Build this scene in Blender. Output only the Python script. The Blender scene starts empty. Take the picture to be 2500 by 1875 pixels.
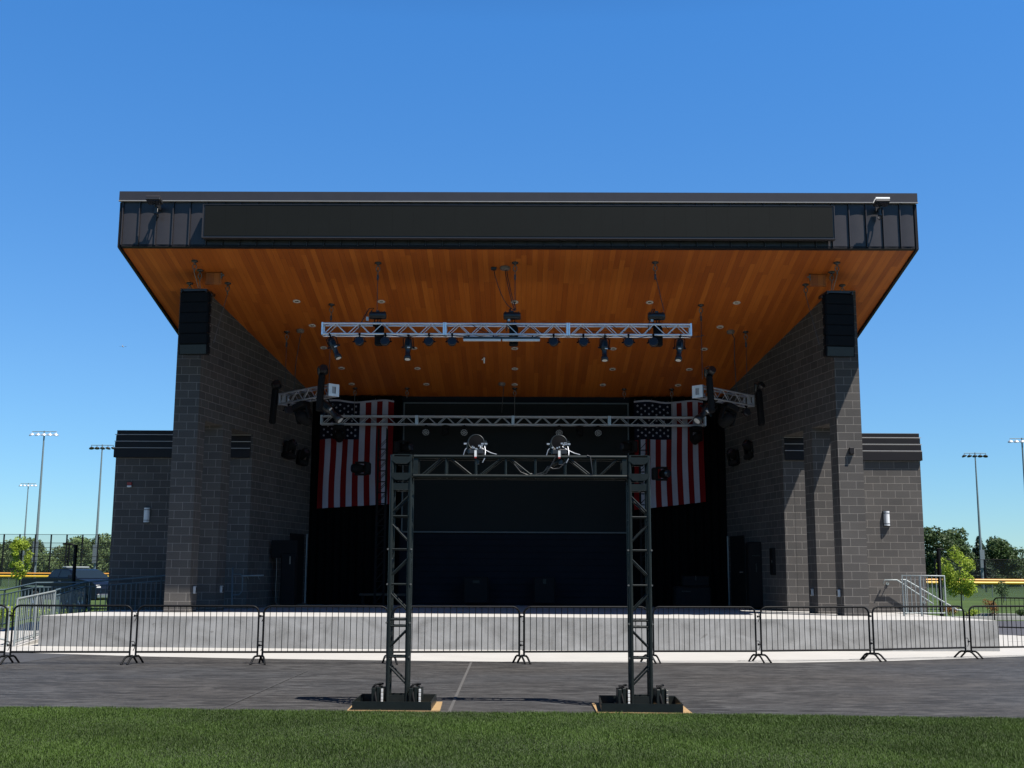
import bpy, math, random
import numpy as np
from mathutils import Vector, Matrix
random.seed(7)
rng = np.random.default_rng(7)
sc = bpy.context.scene
col = sc.collection
R = math.radians
# ------------------------------------------------------------------ camera, sky, sun, exposure
F, PITCH, YAW, ROLL, EYE = 2821.0, .1633, -.0077, .0050, 1.65
fw = Vector((math.sin(YAW)*math.cos(PITCH), math.cos(YAW)*math.cos(PITCH), math.sin(PITCH)))
ri = Vector((math.cos(YAW), -math.sin(YAW), 0))
up = ri.cross(fw)
r2 = math.cos(ROLL)*ri + math.sin(ROLL)*up
u2 = -math.sin(ROLL)*ri + math.cos(ROLL)*up
cd = bpy.data.cameras.new('camera')
cam = bpy.data.objects.new('camera', cd); col.objects.link(cam)
M = Matrix((r2, u2, -fw)).transposed().to_4x4(); M.translation = (0, 0, EYE)
cam.matrix_world = M
cd.sensor_fit = 'HORIZONTAL'; cd.sensor_width = 36; cd.lens = 36*F/2500
cd.clip_start = .1; cd.clip_end = 5000
sc.camera = cam

SUN = Vector((.42, -.31, 1.0)).normalized()
w = bpy.data.worlds.new('World'); sc.world = w; w.use_nodes = True
nt = w.node_tree; bg = nt.nodes['Background']
sky = nt.nodes.new('ShaderNodeTexSky'); sky.sky_type = 'NISHITA'; sky.sun_disc = False
sky.sun_elevation = math.asin(SUN.z); sky.sun_rotation = math.atan2(SUN.x, SUN.y)
sky.altitude = 200; sky.air_density = 1.0; sky.dust_density = 0.0; sky.ozone_density = 3.0
# the sky deepens towards the zenith, as the photograph's own steep gradient shows
tcw = nt.nodes.new('ShaderNodeTexCoord'); spw = nt.nodes.new('ShaderNodeSeparateXYZ'); nt.links.new(tcw.outputs['Generated'], spw.inputs[0])
rw = nt.nodes.new('ShaderNodeValToRGB'); ew = rw.color_ramp.elements
ew[0].position = 0; ew[0].color = (.56, .82, 1.02, 1); ew[1].position = .9; ew[1].color = (.14, .27, .46, 1)
for p_, c_ in ((.17, (.59, .95, 1.24)), (.45, (.49, 1.13, 1.65)), (.62, (.26, .58, .92))):
    e_ = ew.new(p_); e_.color = (*c_, 1)
nt.links.new(spw.outputs[2], rw.inputs[0])
mw = nt.nodes.new('ShaderNodeMix'); mw.data_type = 'RGBA'; mw.blend_type = 'MULTIPLY'; mw.inputs[0].default_value = 1
nt.links.new(sky.outputs[0], mw.inputs[6]); nt.links.new(rw.outputs[0], mw.inputs[7]); nt.links.new(mw.outputs[2], bg.inputs[0]); bg.inputs[1].default_value = .052
sd = bpy.data.lights.new('sun', 'SUN'); sd.energy = 5.0; sd.angle = R(.5); sd.color = (1, .955, .89)
so = bpy.data.objects.new('sun', sd); col.objects.link(so); so.rotation_euler = SUN.to_track_quat('Z', 'Y').to_euler()
sc.view_settings.view_transform = 'Standard'; sc.view_settings.look = 'None'
sc.view_settings.exposure = 1.2; sc.view_settings.gamma = 1.0
try:
    sc.cycles.max_bounces = 10; sc.cycles.diffuse_bounces = 5; sc.cycles.transparent_max_bounces = 16
except Exception: pass

# ------------------------------------------------------------------ materials
def nd(nt, t, **k):
    n = nt.nodes.new(t)
    for a, b in k.items():
        if a.startswith('i_'): n.inputs[a[2:].replace('_', ' ')].default_value = b
        else: setattr(n, a, b)
    return n
def base(name, rough=.6, metal=0., spec=.5):
    m = bpy.data.materials.new(name); m.use_nodes = True
    b = m.node_tree.nodes['Principled BSDF']
    b.inputs['Roughness'].default_value = rough; b.inputs['Metallic'].default_value = metal
    b.inputs['Specular IOR Level'].default_value = spec
    return m, m.node_tree, b
def ramp(nt, pts):
    r = nt.nodes.new('ShaderNodeValToRGB'); e = r.color_ramp.elements
    while len(e) < len(pts): e.new(.5)
    for k, (p, c) in enumerate(pts): e[k].position = p; e[k].color = (*c, 1)
    return r
def simple(name, c, rough=.55, metal=0., var=.18, scale=6., bump=0., spec=.5, coords='Object'):
    m, t, b = base(name, rough, metal, spec)
    tc = nd(t, 'ShaderNodeTexCoord'); n = nd(t, 'ShaderNodeTexNoise'); n.inputs['Scale'].default_value = scale
    n.inputs['Detail'].default_value = 6; n.inputs['Roughness'].default_value = .65
    t.links.new(tc.outputs[coords], n.inputs['Vector'])
    r = ramp(t, [(.25, [x*(1-var) for x in c]), (.75, [min(1, x*(1+var)) for x in c])])
    t.links.new(n.outputs['Fac'], r.inputs[0]); t.links.new(r.outputs[0], b.inputs['Base Color'])
    if bump:
        bp = nd(t, 'ShaderNodeBump'); bp.inputs['Strength'].default_value = bump; bp.inputs['Distance'].default_value = .02
        t.links.new(n.outputs['Fac'], bp.inputs['Height']); t.links.new(bp.outputs[0], b.inputs['Normal'])
    return m
def cmu_mat(name, c1, c2, mortar):
    m, t, b = base(name, .88, 0, .25)
    uv = nd(t, 'ShaderNodeUVMap', uv_map='UVMap'); mp = nd(t, 'ShaderNodeMapping'); mp.inputs['Location'].default_value = (.13, -.75+.2032*8, 0)
    t.links.new(uv.outputs[0], mp.inputs[0])
    br = nd(t, 'ShaderNodeTexBrick'); br.offset = .5; br.offset_frequency = 2; br.squash = 1
    for k, v in (('Scale', 1.), ('Mortar Size', .0065), ('Mortar Smooth', .15), ('Bias', -.1), ('Brick Width', .4064), ('Row Height', .2032)): br.inputs[k].default_value = v
    br.inputs['Color1'].default_value = (*c1, 1); br.inputs['Color2'].default_value = (*c2, 1); br.inputs['Mortar'].default_value = (*mortar, 1)
    t.links.new(mp.outputs[0], br.inputs['Vector'])
    n = nd(t, 'ShaderNodeTexNoise'); n.inputs['Scale'].default_value = 38; n.inputs['Detail'].default_value = 5
    t.links.new(uv.outputs[0], n.inputs['Vector'])
    n2 = nd(t, 'ShaderNodeTexNoise'); n2.inputs['Scale'].default_value = .9; n2.inputs['Detail'].default_value = 3
    t.links.new(uv.outputs[0], n2.inputs['Vector'])
    ad = nd(t, 'ShaderNodeMath', operation='ADD'); t.links.new(n.outputs[0], ad.inputs[0]); t.links.new(n2.outputs[0], ad.inputs[1])
    mr = nd(t, 'ShaderNodeMapRange'); mr.inputs[1].default_value = .6; mr.inputs[2].default_value = 1.4; mr.inputs[3].default_value = .8; mr.inputs[4].default_value = 1.2
    t.links.new(ad.outputs[0], mr.inputs[0])
    mx = nd(t, 'ShaderNodeMix', data_type='RGBA', blend_type='MULTIPLY'); mx.inputs[0].default_value = 1
    t.links.new(br.outputs['Color'], mx.inputs[6]); t.links.new(mr.outputs[0], mx.inputs[7]); t.links.new(mx.outputs[2], b.inputs['Base Color'])
    iv = nd(t, 'ShaderNodeMath', operation='MULTIPLY_ADD'); iv.inputs[1].default_value = -1; 
    t.links.new(br.outputs['Fac'], iv.inputs[0]); sc_ = nd(t, 'ShaderNodeMath', operation='MULTIPLY'); sc_.inputs[1].default_value = .25
    t.links.new(n.outputs[0], sc_.inputs[0]); t.links.new(sc_.outputs[0], iv.inputs[2])
    bp = nd(t, 'ShaderNodeBump'); bp.inputs['Strength'].default_value = .6; bp.inputs['Distance'].default_value = .006
    t.links.new(iv.outputs[0], bp.inputs['Height']); t.links.new(bp.outputs[0], b.inputs['Normal'])
    return m
def wood_mat():
    m, t, b = base('cedar_planks', .5, 0, .3)
    uv = nd(t, 'ShaderNodeUVMap', uv_map='UVMap'); sp = nd(t, 'ShaderNodeSeparateXYZ'); t.links.new(uv.outputs[0], sp.inputs[0])
    def mth(op, a, bv=None, c=None):
        n = nd(t, 'ShaderNodeMath', operation=op)
        for k, v in enumerate((a, bv, c)):
            if v is None: continue
            if isinstance(v, (int, float)): n.inputs[k].default_value = v
            else: t.links.new(v, n.inputs[k])
        return n.outputs[0]
    u = mth('DIVIDE', sp.outputs[0], .134); row = mth('FLOOR', u)
    wn = nd(t, 'ShaderNodeTexWhiteNoise', noise_dimensions='1D'); t.links.new(row, wn.inputs['W'])
    v = mth('ADD', mth('DIVIDE', sp.outputs[1], 3.1), mth('MULTIPLY', wn.outputs[0], 7.3)); colm = mth('FLOOR', v)
    cb = nd(t, 'ShaderNodeCombineXYZ'); t.links.new(row, cb.inputs[0]); t.links.new(colm, cb.inputs[1])
    w2 = nd(t, 'ShaderNodeTexWhiteNoise', noise_dimensions='2D'); t.links.new(cb.outputs[0], w2.inputs['Vector'])
    mp = nd(t, 'ShaderNodeMapping'); mp.inputs['Scale'].default_value = (34, 1.1, 1); t.links.new(uv.outputs[0], mp.inputs[0])
    of = nd(t, 'ShaderNodeVectorMath', operation='ADD'); t.links.new(mp.outputs[0], of.inputs[0]); 
    sc3 = nd(t, 'ShaderNodeVectorMath', operation='SCALE'); sc3.inputs[3].default_value = 60; t.links.new(w2.outputs[1], sc3.inputs[0]); t.links.new(sc3.outputs[0], of.inputs[1])
    n = nd(t, 'ShaderNodeTexNoise'); n.inputs['Scale'].default_value = 1; n.inputs['Detail'].default_value = 6; t.links.new(of.outputs[0], n.inputs['Vector'])
    rr = ramp(t, [(0, (.175, .038, .0055)), (.3, (.26, .062, .008)), (.65, (.35, .092, .011)), (1, (.45, .136, .019))])
    mixf = mth('ADD', mth('MULTIPLY_ADD', w2.outputs[0], .50, .06), mth('MULTIPLY', n.outputs[0], .52))
    t.links.new(mixf, rr.inputs[0])
    fu = mth('FRACT', u); gap = mth('MINIMUM', fu, mth('SUBTRACT', 1, fu)); g1 = mth('LESS_THAN', gap, .022)
    fv = mth('FRACT', v); gv = mth('MINIMUM', fv, mth('SUBTRACT', 1, fv)); g2 = mth('LESS_THAN', gv, .0012)
    g = mth('MAXIMUM', g1, g2)
    mx = nd(t, 'ShaderNodeMix', data_type='RGBA'); t.links.new(mth('MULTIPLY', g, .6), mx.inputs[0]); t.links.new(rr.outputs[0], mx.inputs[6]); mx.inputs[7].default_value = (.02, .008, .002, 1)
    t.links.new(mx.outputs[2], b.inputs['Base Color'])
    bp = nd(t, 'ShaderNodeBump'); bp.inputs['Strength'].default_value = .25; bp.inputs['Distance'].default_value = .004
    t.links.new(mth('SUBTRACT', n.outputs[0], mth('MULTIPLY', g, 2)), bp.inputs['Height']); t.links.new(bp.outputs[0], b.inputs['Normal'])
    return m
def streak_mat(name, ca, cb_, cc, sx=.45, sy=3.2):
    m, t, b = base(name, .75, 0, .18)
    tc = nd(t, 'ShaderNodeTexCoord')
    def noise(s, detail=6, sc=1., dist=0.):
        mp = nd(t, 'ShaderNodeMapping'); mp.inputs['Scale'].default_value = s; t.links.new(tc.outputs['Object'], mp.inputs[0])
        n = nd(t, 'ShaderNodeTexNoise'); n.inputs['Scale'].default_value = sc; n.inputs['Detail'].default_value = detail; n.inputs['Distortion'].default_value = dist
        n.inputs['Roughness'].default_value = .6
        t.links.new(mp.outputs[0], n.inputs['Vector']); return n.outputs[0]
    a = noise((.75, 2.9, 1), 10, 1, 2.4); f = noise((4.2, 15, 1), 8, 1, 1.6); g = noise((60, 60, 60), 3); big = noise((.13, .2, 1), 2)
    def mth(op, x, y):
        n = nd(t, 'ShaderNodeMath', operation=op)
        for k, v in enumerate((x, y)):
            if isinstance(v, (int, float)): n.inputs[k].default_value = v
            else: t.links.new(v, n.inputs[k])
        return n.outputs[0]
    s = mth('ADD', mth('MULTIPLY', a, .42), mth('ADD', mth('MULTIPLY', f, .30), mth('MULTIPLY', g, .28)))
    r1 = ramp(t, [(.43, ca), (.5, cb_), (.57, cc)]); t.links.new(s, r1.inputs[0])
    r2_ = ramp(t, [(.35, (1.05, 1.0, .96)), (.65, (.95, .99, 1.06))]); t.links.new(big, r2_.inputs[0])
    mx = nd(t, 'ShaderNodeMix', data_type='RGBA', blend_type='MULTIPLY'); mx.inputs[0].default_value = 1
    t.links.new(r1.outputs[0], mx.inputs[6]); t.links.new(r2_.outputs[0], mx.inputs[7]); t.links.new(mx.outputs[2], b.inputs['Base Color'])
    bp = nd(t, 'ShaderNodeBump'); bp.inputs['Strength'].default_value = .35; bp.inputs['Distance'].default_value = .01
    t.links.new(s, bp.inputs['Height']); t.links.new(bp.outputs[0], b.inputs['Normal'])
    return m
def wallconc_mat():
    m, t, b = base('formed_concrete', .85, 0, .3)
    uv = nd(t, 'ShaderNodeUVMap', uv_map='UVMap')
    def noise(s, d=5, sc=1, dist=0):
        mp = nd(t, 'ShaderNodeMapping'); mp.inputs['Scale'].default_value = s; t.links.new(uv.outputs[0], mp.inputs[0])
        n = nd(t, 'ShaderNodeTexNoise'); n.inputs['Scale'].default_value = sc; n.inputs['Detail'].default_value = d; n.inputs['Distortion'].default_value = dist
        t.links.new(mp.outputs[0], n.inputs['Vector']); return n.outputs[0]
    a = noise((1.3, 2.2, 1), 7, 1, 1.2); v = noise((9, .8, 1), 3); f = noise((45, 45, 1), 4); st = noise((3.1, 4.5, 1), 4, 1, .3)
    def mth(op, x, y):
        n = nd(t, 'ShaderNodeMath', operation=op)
        for k, q in enumerate((x, y)):
            if isinstance(q, (int, float)): n.inputs[k].default_value = q
            else: t.links.new(q, n.inputs[k])
        return n.outputs[0]
    s = mth('ADD', mth('MULTIPLY', a, .55), mth('ADD', mth('MULTIPLY', v, .25), mth('MULTIPLY', f, .2)))
    r = ramp(t, [(.36, (.148, .144, .136)), (.5, (.218, .214, .205)), (.64, (.275, .270, .261))]); t.links.new(s, r.inputs[0])
    dk = ramp(t, [(.70, (1, 1, 1)), (.76, (.66, .65, .63))]); t.links.new(st, dk.inputs[0])
    dr = noise((16, .22, 1), 4, 1, .15); dk2 = ramp(t, [(.56, (1, 1, 1)), (.70, (.80, .79, .77))]); t.links.new(dr, dk2.inputs[0])
    mm = nd(t, 'ShaderNodeMix', data_type='RGBA', blend_type='MULTIPLY'); mm.inputs[0].default_value = 1; t.links.new(dk.outputs[0], mm.inputs[6]); t.links.new(dk2.outputs[0], mm.inputs[7])
    mx = nd(t, 'ShaderNodeMix', data_type='RGBA', blend_type='MULTIPLY'); mx.inputs[0].default_value = 1
    t.links.new(r.outputs[0], mx.inputs[6]); t.links.new(mm.outputs[2], mx.inputs[7]); t.links.new(mx.outputs[2], b.inputs['Base Color'])
    bp = nd(t, 'ShaderNodeBump'); bp.inputs['Strength'].default_value = .3; bp.inputs['Distance'].default_value = .01
    t.links.new(s, bp.inputs['Height']); t.links.new(bp.outputs[0], b.inputs['Normal'])
    return m
def leaf_mat(name, c, trans=.35):
    m, t, b = base(name, .6, 0, .25)
    g = nd(t, 'ShaderNodeNewGeometry'); wn = nd(t, 'ShaderNodeTexWhiteNoise', noise_dimensions='3D')
    at = nd(t, 'ShaderNodeAttribute'); at.attribute_name = 'tint'
    r = ramp(t, [(0, [x*.55 for x in c]), (.5, c), (1, [min(1, x*1.5) for x in c])])
    t.links.new(at.outputs['Fac'], r.inputs[0]); t.links.new(r.outputs[0], b.inputs['Base Color'])
    tr = nd(t, 'ShaderNodeBsdfTranslucent'); t.links.new(r.outputs[0], tr.inputs[0])
    ms = nd(t, 'ShaderNodeMixShader'); ms.inputs[0].default_value = trans
    out = t.nodes['Material Output']; t.links.new(b.outputs[0], ms.inputs[1]); t.links.new(tr.outputs[0], ms.inputs[2]); t.links.new(ms.outputs[0], out.inputs[0])
    return m
def screen_mat(name, c, a):
    m, t, b = base(name, .8); b.inputs['Base Color'].default_value = (*c, 1)
    tr = nd(t, 'ShaderNodeBsdfTransparent'); ms = nd(t, 'ShaderNodeMixShader'); ms.inputs[0].default_value = a
    out = t.nodes['Material Output']; t.links.new(tr.outputs[0], ms.inputs[1]); t.links.new(b.outputs[0], ms.inputs[2]); t.links.new(ms.outputs[0], out.inputs[0])
    return m
MT = dict(
 cmu=cmu_mat('grey_block', (.069, .063, .058), (.050, .0465, .044), (.165, .150, .136)),
 wood=wood_mat(),
 metal_dark=simple('dark_bronze_metal', (.0115, .0103, .0112), .5, .0, .12, 1.5, spec=.16),
 seam=simple('dark_seam_metal', (0.0310, 0.0279, 0.0298), .38, .0, .1, 3, spec=.32),
 led=simple('led_panel_face', (.0042, .0054, .0052), .7, 0, .10, 2., spec=.12),
 black=simple('black_metal', (.012, .012, .013), .42, 0, .2, 9),
 matte=simple('matte_black', (.0040, .0040, .0045), .8, 0, .3, 5, spec=.2),
 curtain=simple('black_curtain', (.0028, .0028, .003), .95, 0, .3, 3, spec=.05),
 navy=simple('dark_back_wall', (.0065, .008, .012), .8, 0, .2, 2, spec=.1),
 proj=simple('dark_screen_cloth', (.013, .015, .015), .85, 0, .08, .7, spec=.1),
 frame=simple('screen_frame', (.045, .055, .06), .5, 0, .1, 4),
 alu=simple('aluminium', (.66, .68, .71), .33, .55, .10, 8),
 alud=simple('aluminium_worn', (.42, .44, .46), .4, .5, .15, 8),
 gun=simple('gunmetal_paint', (.009, .0115, .011), .36, .0, .25, 10, spec=.20),
 galv=simple('galvanised_steel', (0.2000, 0.2150, 0.2200), .42, .55, .12, 5),
 railgrey=simple('grey_rail', (0.1870, 0.2090, 0.2090), .5, .2, .12, 5),
 raildark=simple('dark_and_shaded_rail', (.060, .090, .104), .5, .1, .15, 5),  # dark rails, and the ramp railing's building shade put into colour
 barr=simple('black_powder_coat', (.0032, .0036, .0042), .55, 0, .25, 8, spec=.12),
 polegrey=simple('pole_grey', (.11, .145, .155), .6, .1, .1, 5),
 drip=simple('drip_edge_glint', (.28, .275, .27), .6, 0, .08, 5, spec=.2),  # pale colour paints in the sun's bright line along the edges
 void=simple('black_glass_recess', (.0012, .0012, .0014), .5, 0, .1, 8, spec=.06),
 faint=simple('faint_joint', (.027, .026, .0255), .85, 0, .2, 6),
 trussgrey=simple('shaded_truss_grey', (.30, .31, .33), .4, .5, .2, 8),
 steel=simple('wire_steel', (0.1320, 0.1260, 0.1140), .45, .6, .2, 10),
 white=simple('white_lens', (0.5740, 0.5740, 0.5600), .35, 0, .04, 5),
 offwhite=simple('white_plastic', (0.4500, 0.4500, 0.4350), .5, 0, .06, 5),
 lampglass=simple('frosted_lens', (0.5160, 0.5220, 0.5280), .3, 0, .03, 3),
 glass=simple('dark_lens', (.02, .022, .03), .08, 0, .1, 4),
 warmlens=simple('warm_reflector', (.75, .66, .55), .35, .3, .08, 20),
 fixture=simple('ceiling_fixture_grey', (0.1280, 0.0960, 0.0800), .6, 0, .1, 9),
 red=simple('red_plastic', (0.2100, 0.0180, 0.0120), .45, 0, .1, 9),
 conc=wallconc_mat(),
 apron=simple('pale_concrete', (.27, .262, .248), .85, 0, .07, 1.3, .15),
 deck=simple('stage_deck', (.275, .268, .255), .85, 0, .05, 1.1, .1),
 asphalt=simple('asphalt', (0.0248, 0.0248, 0.0270), .85, 0, .25, 4, .2),
 path=simple('path_asphalt', (0.0310, 0.0290, 0.0340), .85, 0, .2, 2, .2),
 stamped=streak_mat('dark_stamped_concrete', (.0138, .0135, .0134), (.0265, .0259, .0256), (.053, .052, .0508)),
 joint=simple('joint_filler', (.050, .0475, .045), .8, 0, .2, 6),
 soil=simple('lawn_soil', (0.0180, 0.0252, 0.0084), .95, 0, .4, 9),
 field=simple('mown_field', (.040, .062, .020), .95, 0, .28, .25, spec=.05),
 ply=simple('plywood', (0.2310, 0.1485, 0.0660), .7, 0, .2, 7),
 yellow=simple('yellow_cap', (0.4400, 0.2750, 0.0165), .5, 0, .08, 3),
 orange=simple('orange_cap', (0.4400, 0.1980, 0.0275), .5, 0, .08, 3),
 bark=simple('bark', (0.0450, 0.0360, 0.0270), .9, 0, .3, 12, .3),
 truck=simple('dark_blue_car_paint', (.0035, .006, .013), .35, .0, .06, 1, spec=.2),
 tglass=simple('car_glass', (.008, .014, .02), .3, 0, .05, 1, spec=.25),
 chrome=simple('chrome', (0.4200, 0.4200, 0.4200), .2, .9, .05, 3),
 rubber=simple('rubber', (.012, .012, .012), .9, 0, .2, 9),
 flagr=simple('flag_red', (.105, .004, .005), .85, 0, .1, 6, spec=.1),  # all flag colours darkened; the stage's dimness is put into them
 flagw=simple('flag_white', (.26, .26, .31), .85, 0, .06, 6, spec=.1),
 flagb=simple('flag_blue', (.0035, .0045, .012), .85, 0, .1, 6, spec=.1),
 hwall=simple('house_wall', (0.3600, 0.3500, 0.3300), .8, 0, .05, 2),
 roofs=simple('shingle_roof', (0.0500, 0.0475, 0.0450), .9, 0, .2, 4),
 leafd=leaf_mat('dark_foliage', (.036, .062, .019), .25),
 leafn=leaf_mat('spruce_foliage', (.018, .034, .018), .1),
 leafy=leaf_mat('young_foliage', (.24, .31, .035), .45),
 leafo=leaf_mat('orange_shrub_foliage', (0.1650, 0.0770, 0.0220), .35),
 grass=leaf_mat('grass_blades', (.037, .066, .0088), .22),
 leaffar=leaf_mat('far_foliage', (.080, .118, .042), .3),  # paler leaf colour with a mild distance haze put into it
 mesh=screen_mat('green_windscreen_mesh', (0.0300, 0.0600, 0.0360), .32),
 chain=screen_mat('dark_chain_mesh', (0.0120, 0.0180, 0.0180), .16),
)
# ------------------------------------------------------------------ mesh builder
class MB:
    def __init__(s): s.v = []; s.f = []; s.m = []; s.sm = []
    def add(s, vs, fs, m=0, smooth=False):
        o = len(s.v); s.v += [tuple(v) for v in vs]
        for f in fs: s.f.append(tuple(i+o for i in f)); s.m.append(m); s.sm.append(smooth)
        return s
    def box(s, a, b, m=0, T=None):
        (x0, y0, z0), (x1, y1, z1) = a, b
        vs = [Vector(p) for p in ((x0,y0,z0),(x1,y0,z0),(x1,y1,z0),(x0,y1,z0),(x0,y0,z1),(x1,y0,z1),(x1,y1,z1),(x0,y1,z1))]
        if T is not None: vs = [T @ v for v in vs]
        return s.add(vs, [(0,3,2,1),(4,5,6,7),(0,1,5,4),(1,2,6,5),(2,3,7,6),(3,0,4,7)], m)
    def cbox(s, c, d, m=0, T=None):
        return s.box([c[k]-d[k]/2 for k in range(3)], [c[k]+d[k]/2 for k in range(3)], m, T)
    def bevbox(s, c, d, e, m=0, T=None):      # box with chamfered vertical & horizontal edges
        x, y, z = [q/2 for q in d]; vs = []; fs = []
        prof = [(-z, e), (-z+e, 0), (z-e, 0), (z, e)]
        for zz, ins in prof:
            X, Y = x-ins, y-ins
            for p in ((-X+e,-Y),(X-e,-Y),(X,-Y+e),(X,Y-e),(X-e,Y),(-X+e,Y),(-X,Y-e),(-X,-Y+e)): vs.append(Vector((p[0]+c[0], p[1]+c[1], zz+c[2])))
        for k in range(3):
            for i in range(8): j = (i+1) % 8; fs.append((k*8+i, k*8+j, k*8+8+j, k*8+8+i))
        fs.append(tuple(range(7,-1,-1))); fs.append(tuple(range(24,32)))
        if T is not None: vs = [T @ v for v in vs]
        return s.add(vs, fs, m)
    def tube(s, p, q, r, m=0, n=8, r2=None, cap=True):
        p, q = Vector(p), Vector(q); d = q-p
        if d.length < 1e-6: return s
        d.normalize(); a = d.orthogonal().normalized(); b = d.cross(a); r2 = r if r2 is None else r2
        vs = [p+(a*math.cos(2*math.pi*i/n)+b*math.sin(2*math.pi*i/n))*r for i in range(n)]
        vs += [q+(a*math.cos(2*math.pi*i/n)+b*math.sin(2*math.pi*i/n))*r2 for i in range(n)]
        fs = [(i, (i+1) % n, n+(i+1) % n, n+i) for i in range(n)]
        s.add(vs, fs, m, True)
        if cap: s.add(vs, [tuple(range(n-1,-1,-1)), tuple(range(n,2*n))], m)
        return s
    def path(s, pts, r, m=0, n=8):
        pts = [Vector(p) for p in pts]; rings = []; a = None
        for i, p in enumerate(pts):
            d = (pts[min(i+1, len(pts)-1)]-pts[max(i-1, 0)]).normalized()
            if a is None: a = d.orthogonal().normalized()
            else: a = (a-d*a.dot(d)).normalized()
            b = d.cross(a); rings.append([p+(a*math.cos(2*math.pi*k/n)+b*math.sin(2*math.pi*k/n))*r for k in range(n)])
        vs = [v for rg in rings for v in rg]
        fs = [(i*n+k, i*n+(k+1) % n, (i+1)*n+(k+1) % n, (i+1)*n+k) for i in range(len(pts)-1) for k in range(n)]
        s.add(vs, fs, m, True); s.add(vs, [tuple(range(n-1,-1,-1)), tuple(range((len(pts)-1)*n, len(pts)*n))], m)
        return s
    def lathe(s, prof, T=None, m=0, n=16):    # prof: (radius, z)
        vs = [Vector((r*math.cos(2*math.pi*k/n), r*math.sin(2*math.pi*k/n), z)) for r, z in prof for k in range(n)]
        if T is not None: vs = [T @ v for v in vs]
        fs = [(i*n+k, i*n+(k+1) % n, (i+1)*n+(k+1) % n, (i+1)*n+k) for i in range(len(prof)-1) for k in range(n)]
        s.add(vs, fs, m, True)
        s.add(vs, [tuple(range(n-1,-1,-1)), tuple(range((len(prof)-1)*n, len(prof)*n))], m); return s
    def prism(s, poly, z0, z1, m=0, ztop=None):
        n = len(poly); zt = (lambda p: z1) if ztop is None else ztop
        vs = [(p[0], p[1], z0) for p in poly]+[(p[0], p[1], zt(p)) for p in poly]
        return s.add(vs, [tuple(range(n-1,-1,-1)), tuple(range(n,2*n))]+[(i, (i+1) % n, n+(i+1) % n, n+i) for i in range(n)], m)
    def prof_x(s, poly, x0, x1, m=0):         # poly in (y,z), extruded along x
        n = len(poly); vs = [(x0, p[0], p[1]) for p in poly]+[(x1, p[0], p[1]) for p in poly]
        return s.add(vs, [tuple(range(n-1,-1,-1)), tuple(range(n,2*n))]+[(i, (i+1) % n, n+(i+1) % n, n+i) for i in range(n)], m)
    def build(s, name, mats, parent=None, sub=None, tint=False):
        me = bpy.data.meshes.new(name)
        vs = s.v if sub is None else [(v[0]-sub[0], v[1]-sub[1], v[2]-sub[2]) for v in s.v]
        me.from_pydata(vs, [], s.f); 
        if not isinstance(mats, (list, tuple)): mats = [mats]
        for k in mats: me.materials.append(MT[k])
        me.polygons.foreach_set('material_index', s.m); me.polygons.foreach_set('use_smooth', s.sm)
        me.update()
        bm_fix(me)
        uvbox(me, sub)
        o = bpy.data.objects.new(name, me); col.objects.link(o)
        if parent: o.parent = parent
        return o
import bmesh
def bm_fix(me):
    bm = bmesh.new(); bm.from_mesh(me); bmesh.ops.recalc_face_normals(bm, faces=bm.faces); bm.to_mesh(me); bm.free()
def uvbox(me, sub=None):
    uvl = me.uv_layers.new(name='UVMap'); n = len(me.loops)
    lv = np.empty(n, int); me.loops.foreach_get('vertex_index', lv)
    co = np.empty(len(me.vertices)*3); me.vertices.foreach_get('co', co); co = co.reshape(-1, 3)
    if sub is not None: co = co+np.array(sub)
    nr = np.empty(len(me.polygons)*3); me.polygons.foreach_get('normal', nr); nr = np.abs(nr.reshape(-1, 3))
    lt = np.empty(len(me.polygons), int); me.polygons.foreach_get('loop_total', lt)
    ax = np.repeat(np.argmax(nr, axis=1), lt); c = co[lv]
    uv = np.where((ax == 0)[:, None], c[:, [1, 2]], np.where((ax == 1)[:, None], c[:, [0, 2]], c[:, [0, 1]]))
    uvl.data.foreach_set('uv', uv.astype(np.float32).ravel())
def tag(o, label=None, cat=None, group=None, kind=None):
    if label: o['label'] = label
    if cat: o['category'] = cat
    if group: o['group'] = group
    if kind: o['kind'] = kind
    return o
def thing(name, label, cat, loc=(0,0,0), rz=0, group=None, rot=None):
    o = bpy.data.objects.new(name, None); col.objects.link(o); o.location = loc
    o.rotation_euler = rot if rot else (0, 0, rz); o.empty_display_size = .1
    return tag(o, label, cat, group)
def dup(root, loc, rz=None, label=None, group=None, rot=None, scale=None):
    def cp(o, par):
        c = o.copy(); col.objects.link(c)
        if par: c.parent = par
        for ch in [x for x in KIDS.get(o.name, [])]: cp2(ch, c, c)
        return c
    def cp2(o, par, top):
        c = o.copy(); col.objects.link(c); c.parent = par
        for ch in KIDS.get(o.name, []): cp2(ch, c, top)
    KIDS = {}
    for o in col.objects:
        if o.parent: KIDS.setdefault(o.parent.name, []).append(o)
    r = cp(root, None); r.location = loc
    if rot: r.rotation_euler = rot
    elif rz is not None: r.rotation_euler = (0, 0, rz)
    if label: r['label'] = label
    if group: r['group'] = group
    if scale: r.scale = scale
    return r
def struct(mb, name, mats): return tag(mb.build(name, mats), kind='structure')
def TR(loc, rot=(0,0,0)):
    from mathutils import Euler
    return Matrix.Translation(loc) @ Euler(rot).to_matrix().to_4x4()
def sheet(name, mat, poly, z, sub=None):
    mb = MB(); mb.add([(p[0], p[1], z) for p in poly], [tuple(range(len(poly)))]); return struct(mb, name, mat)

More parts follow.
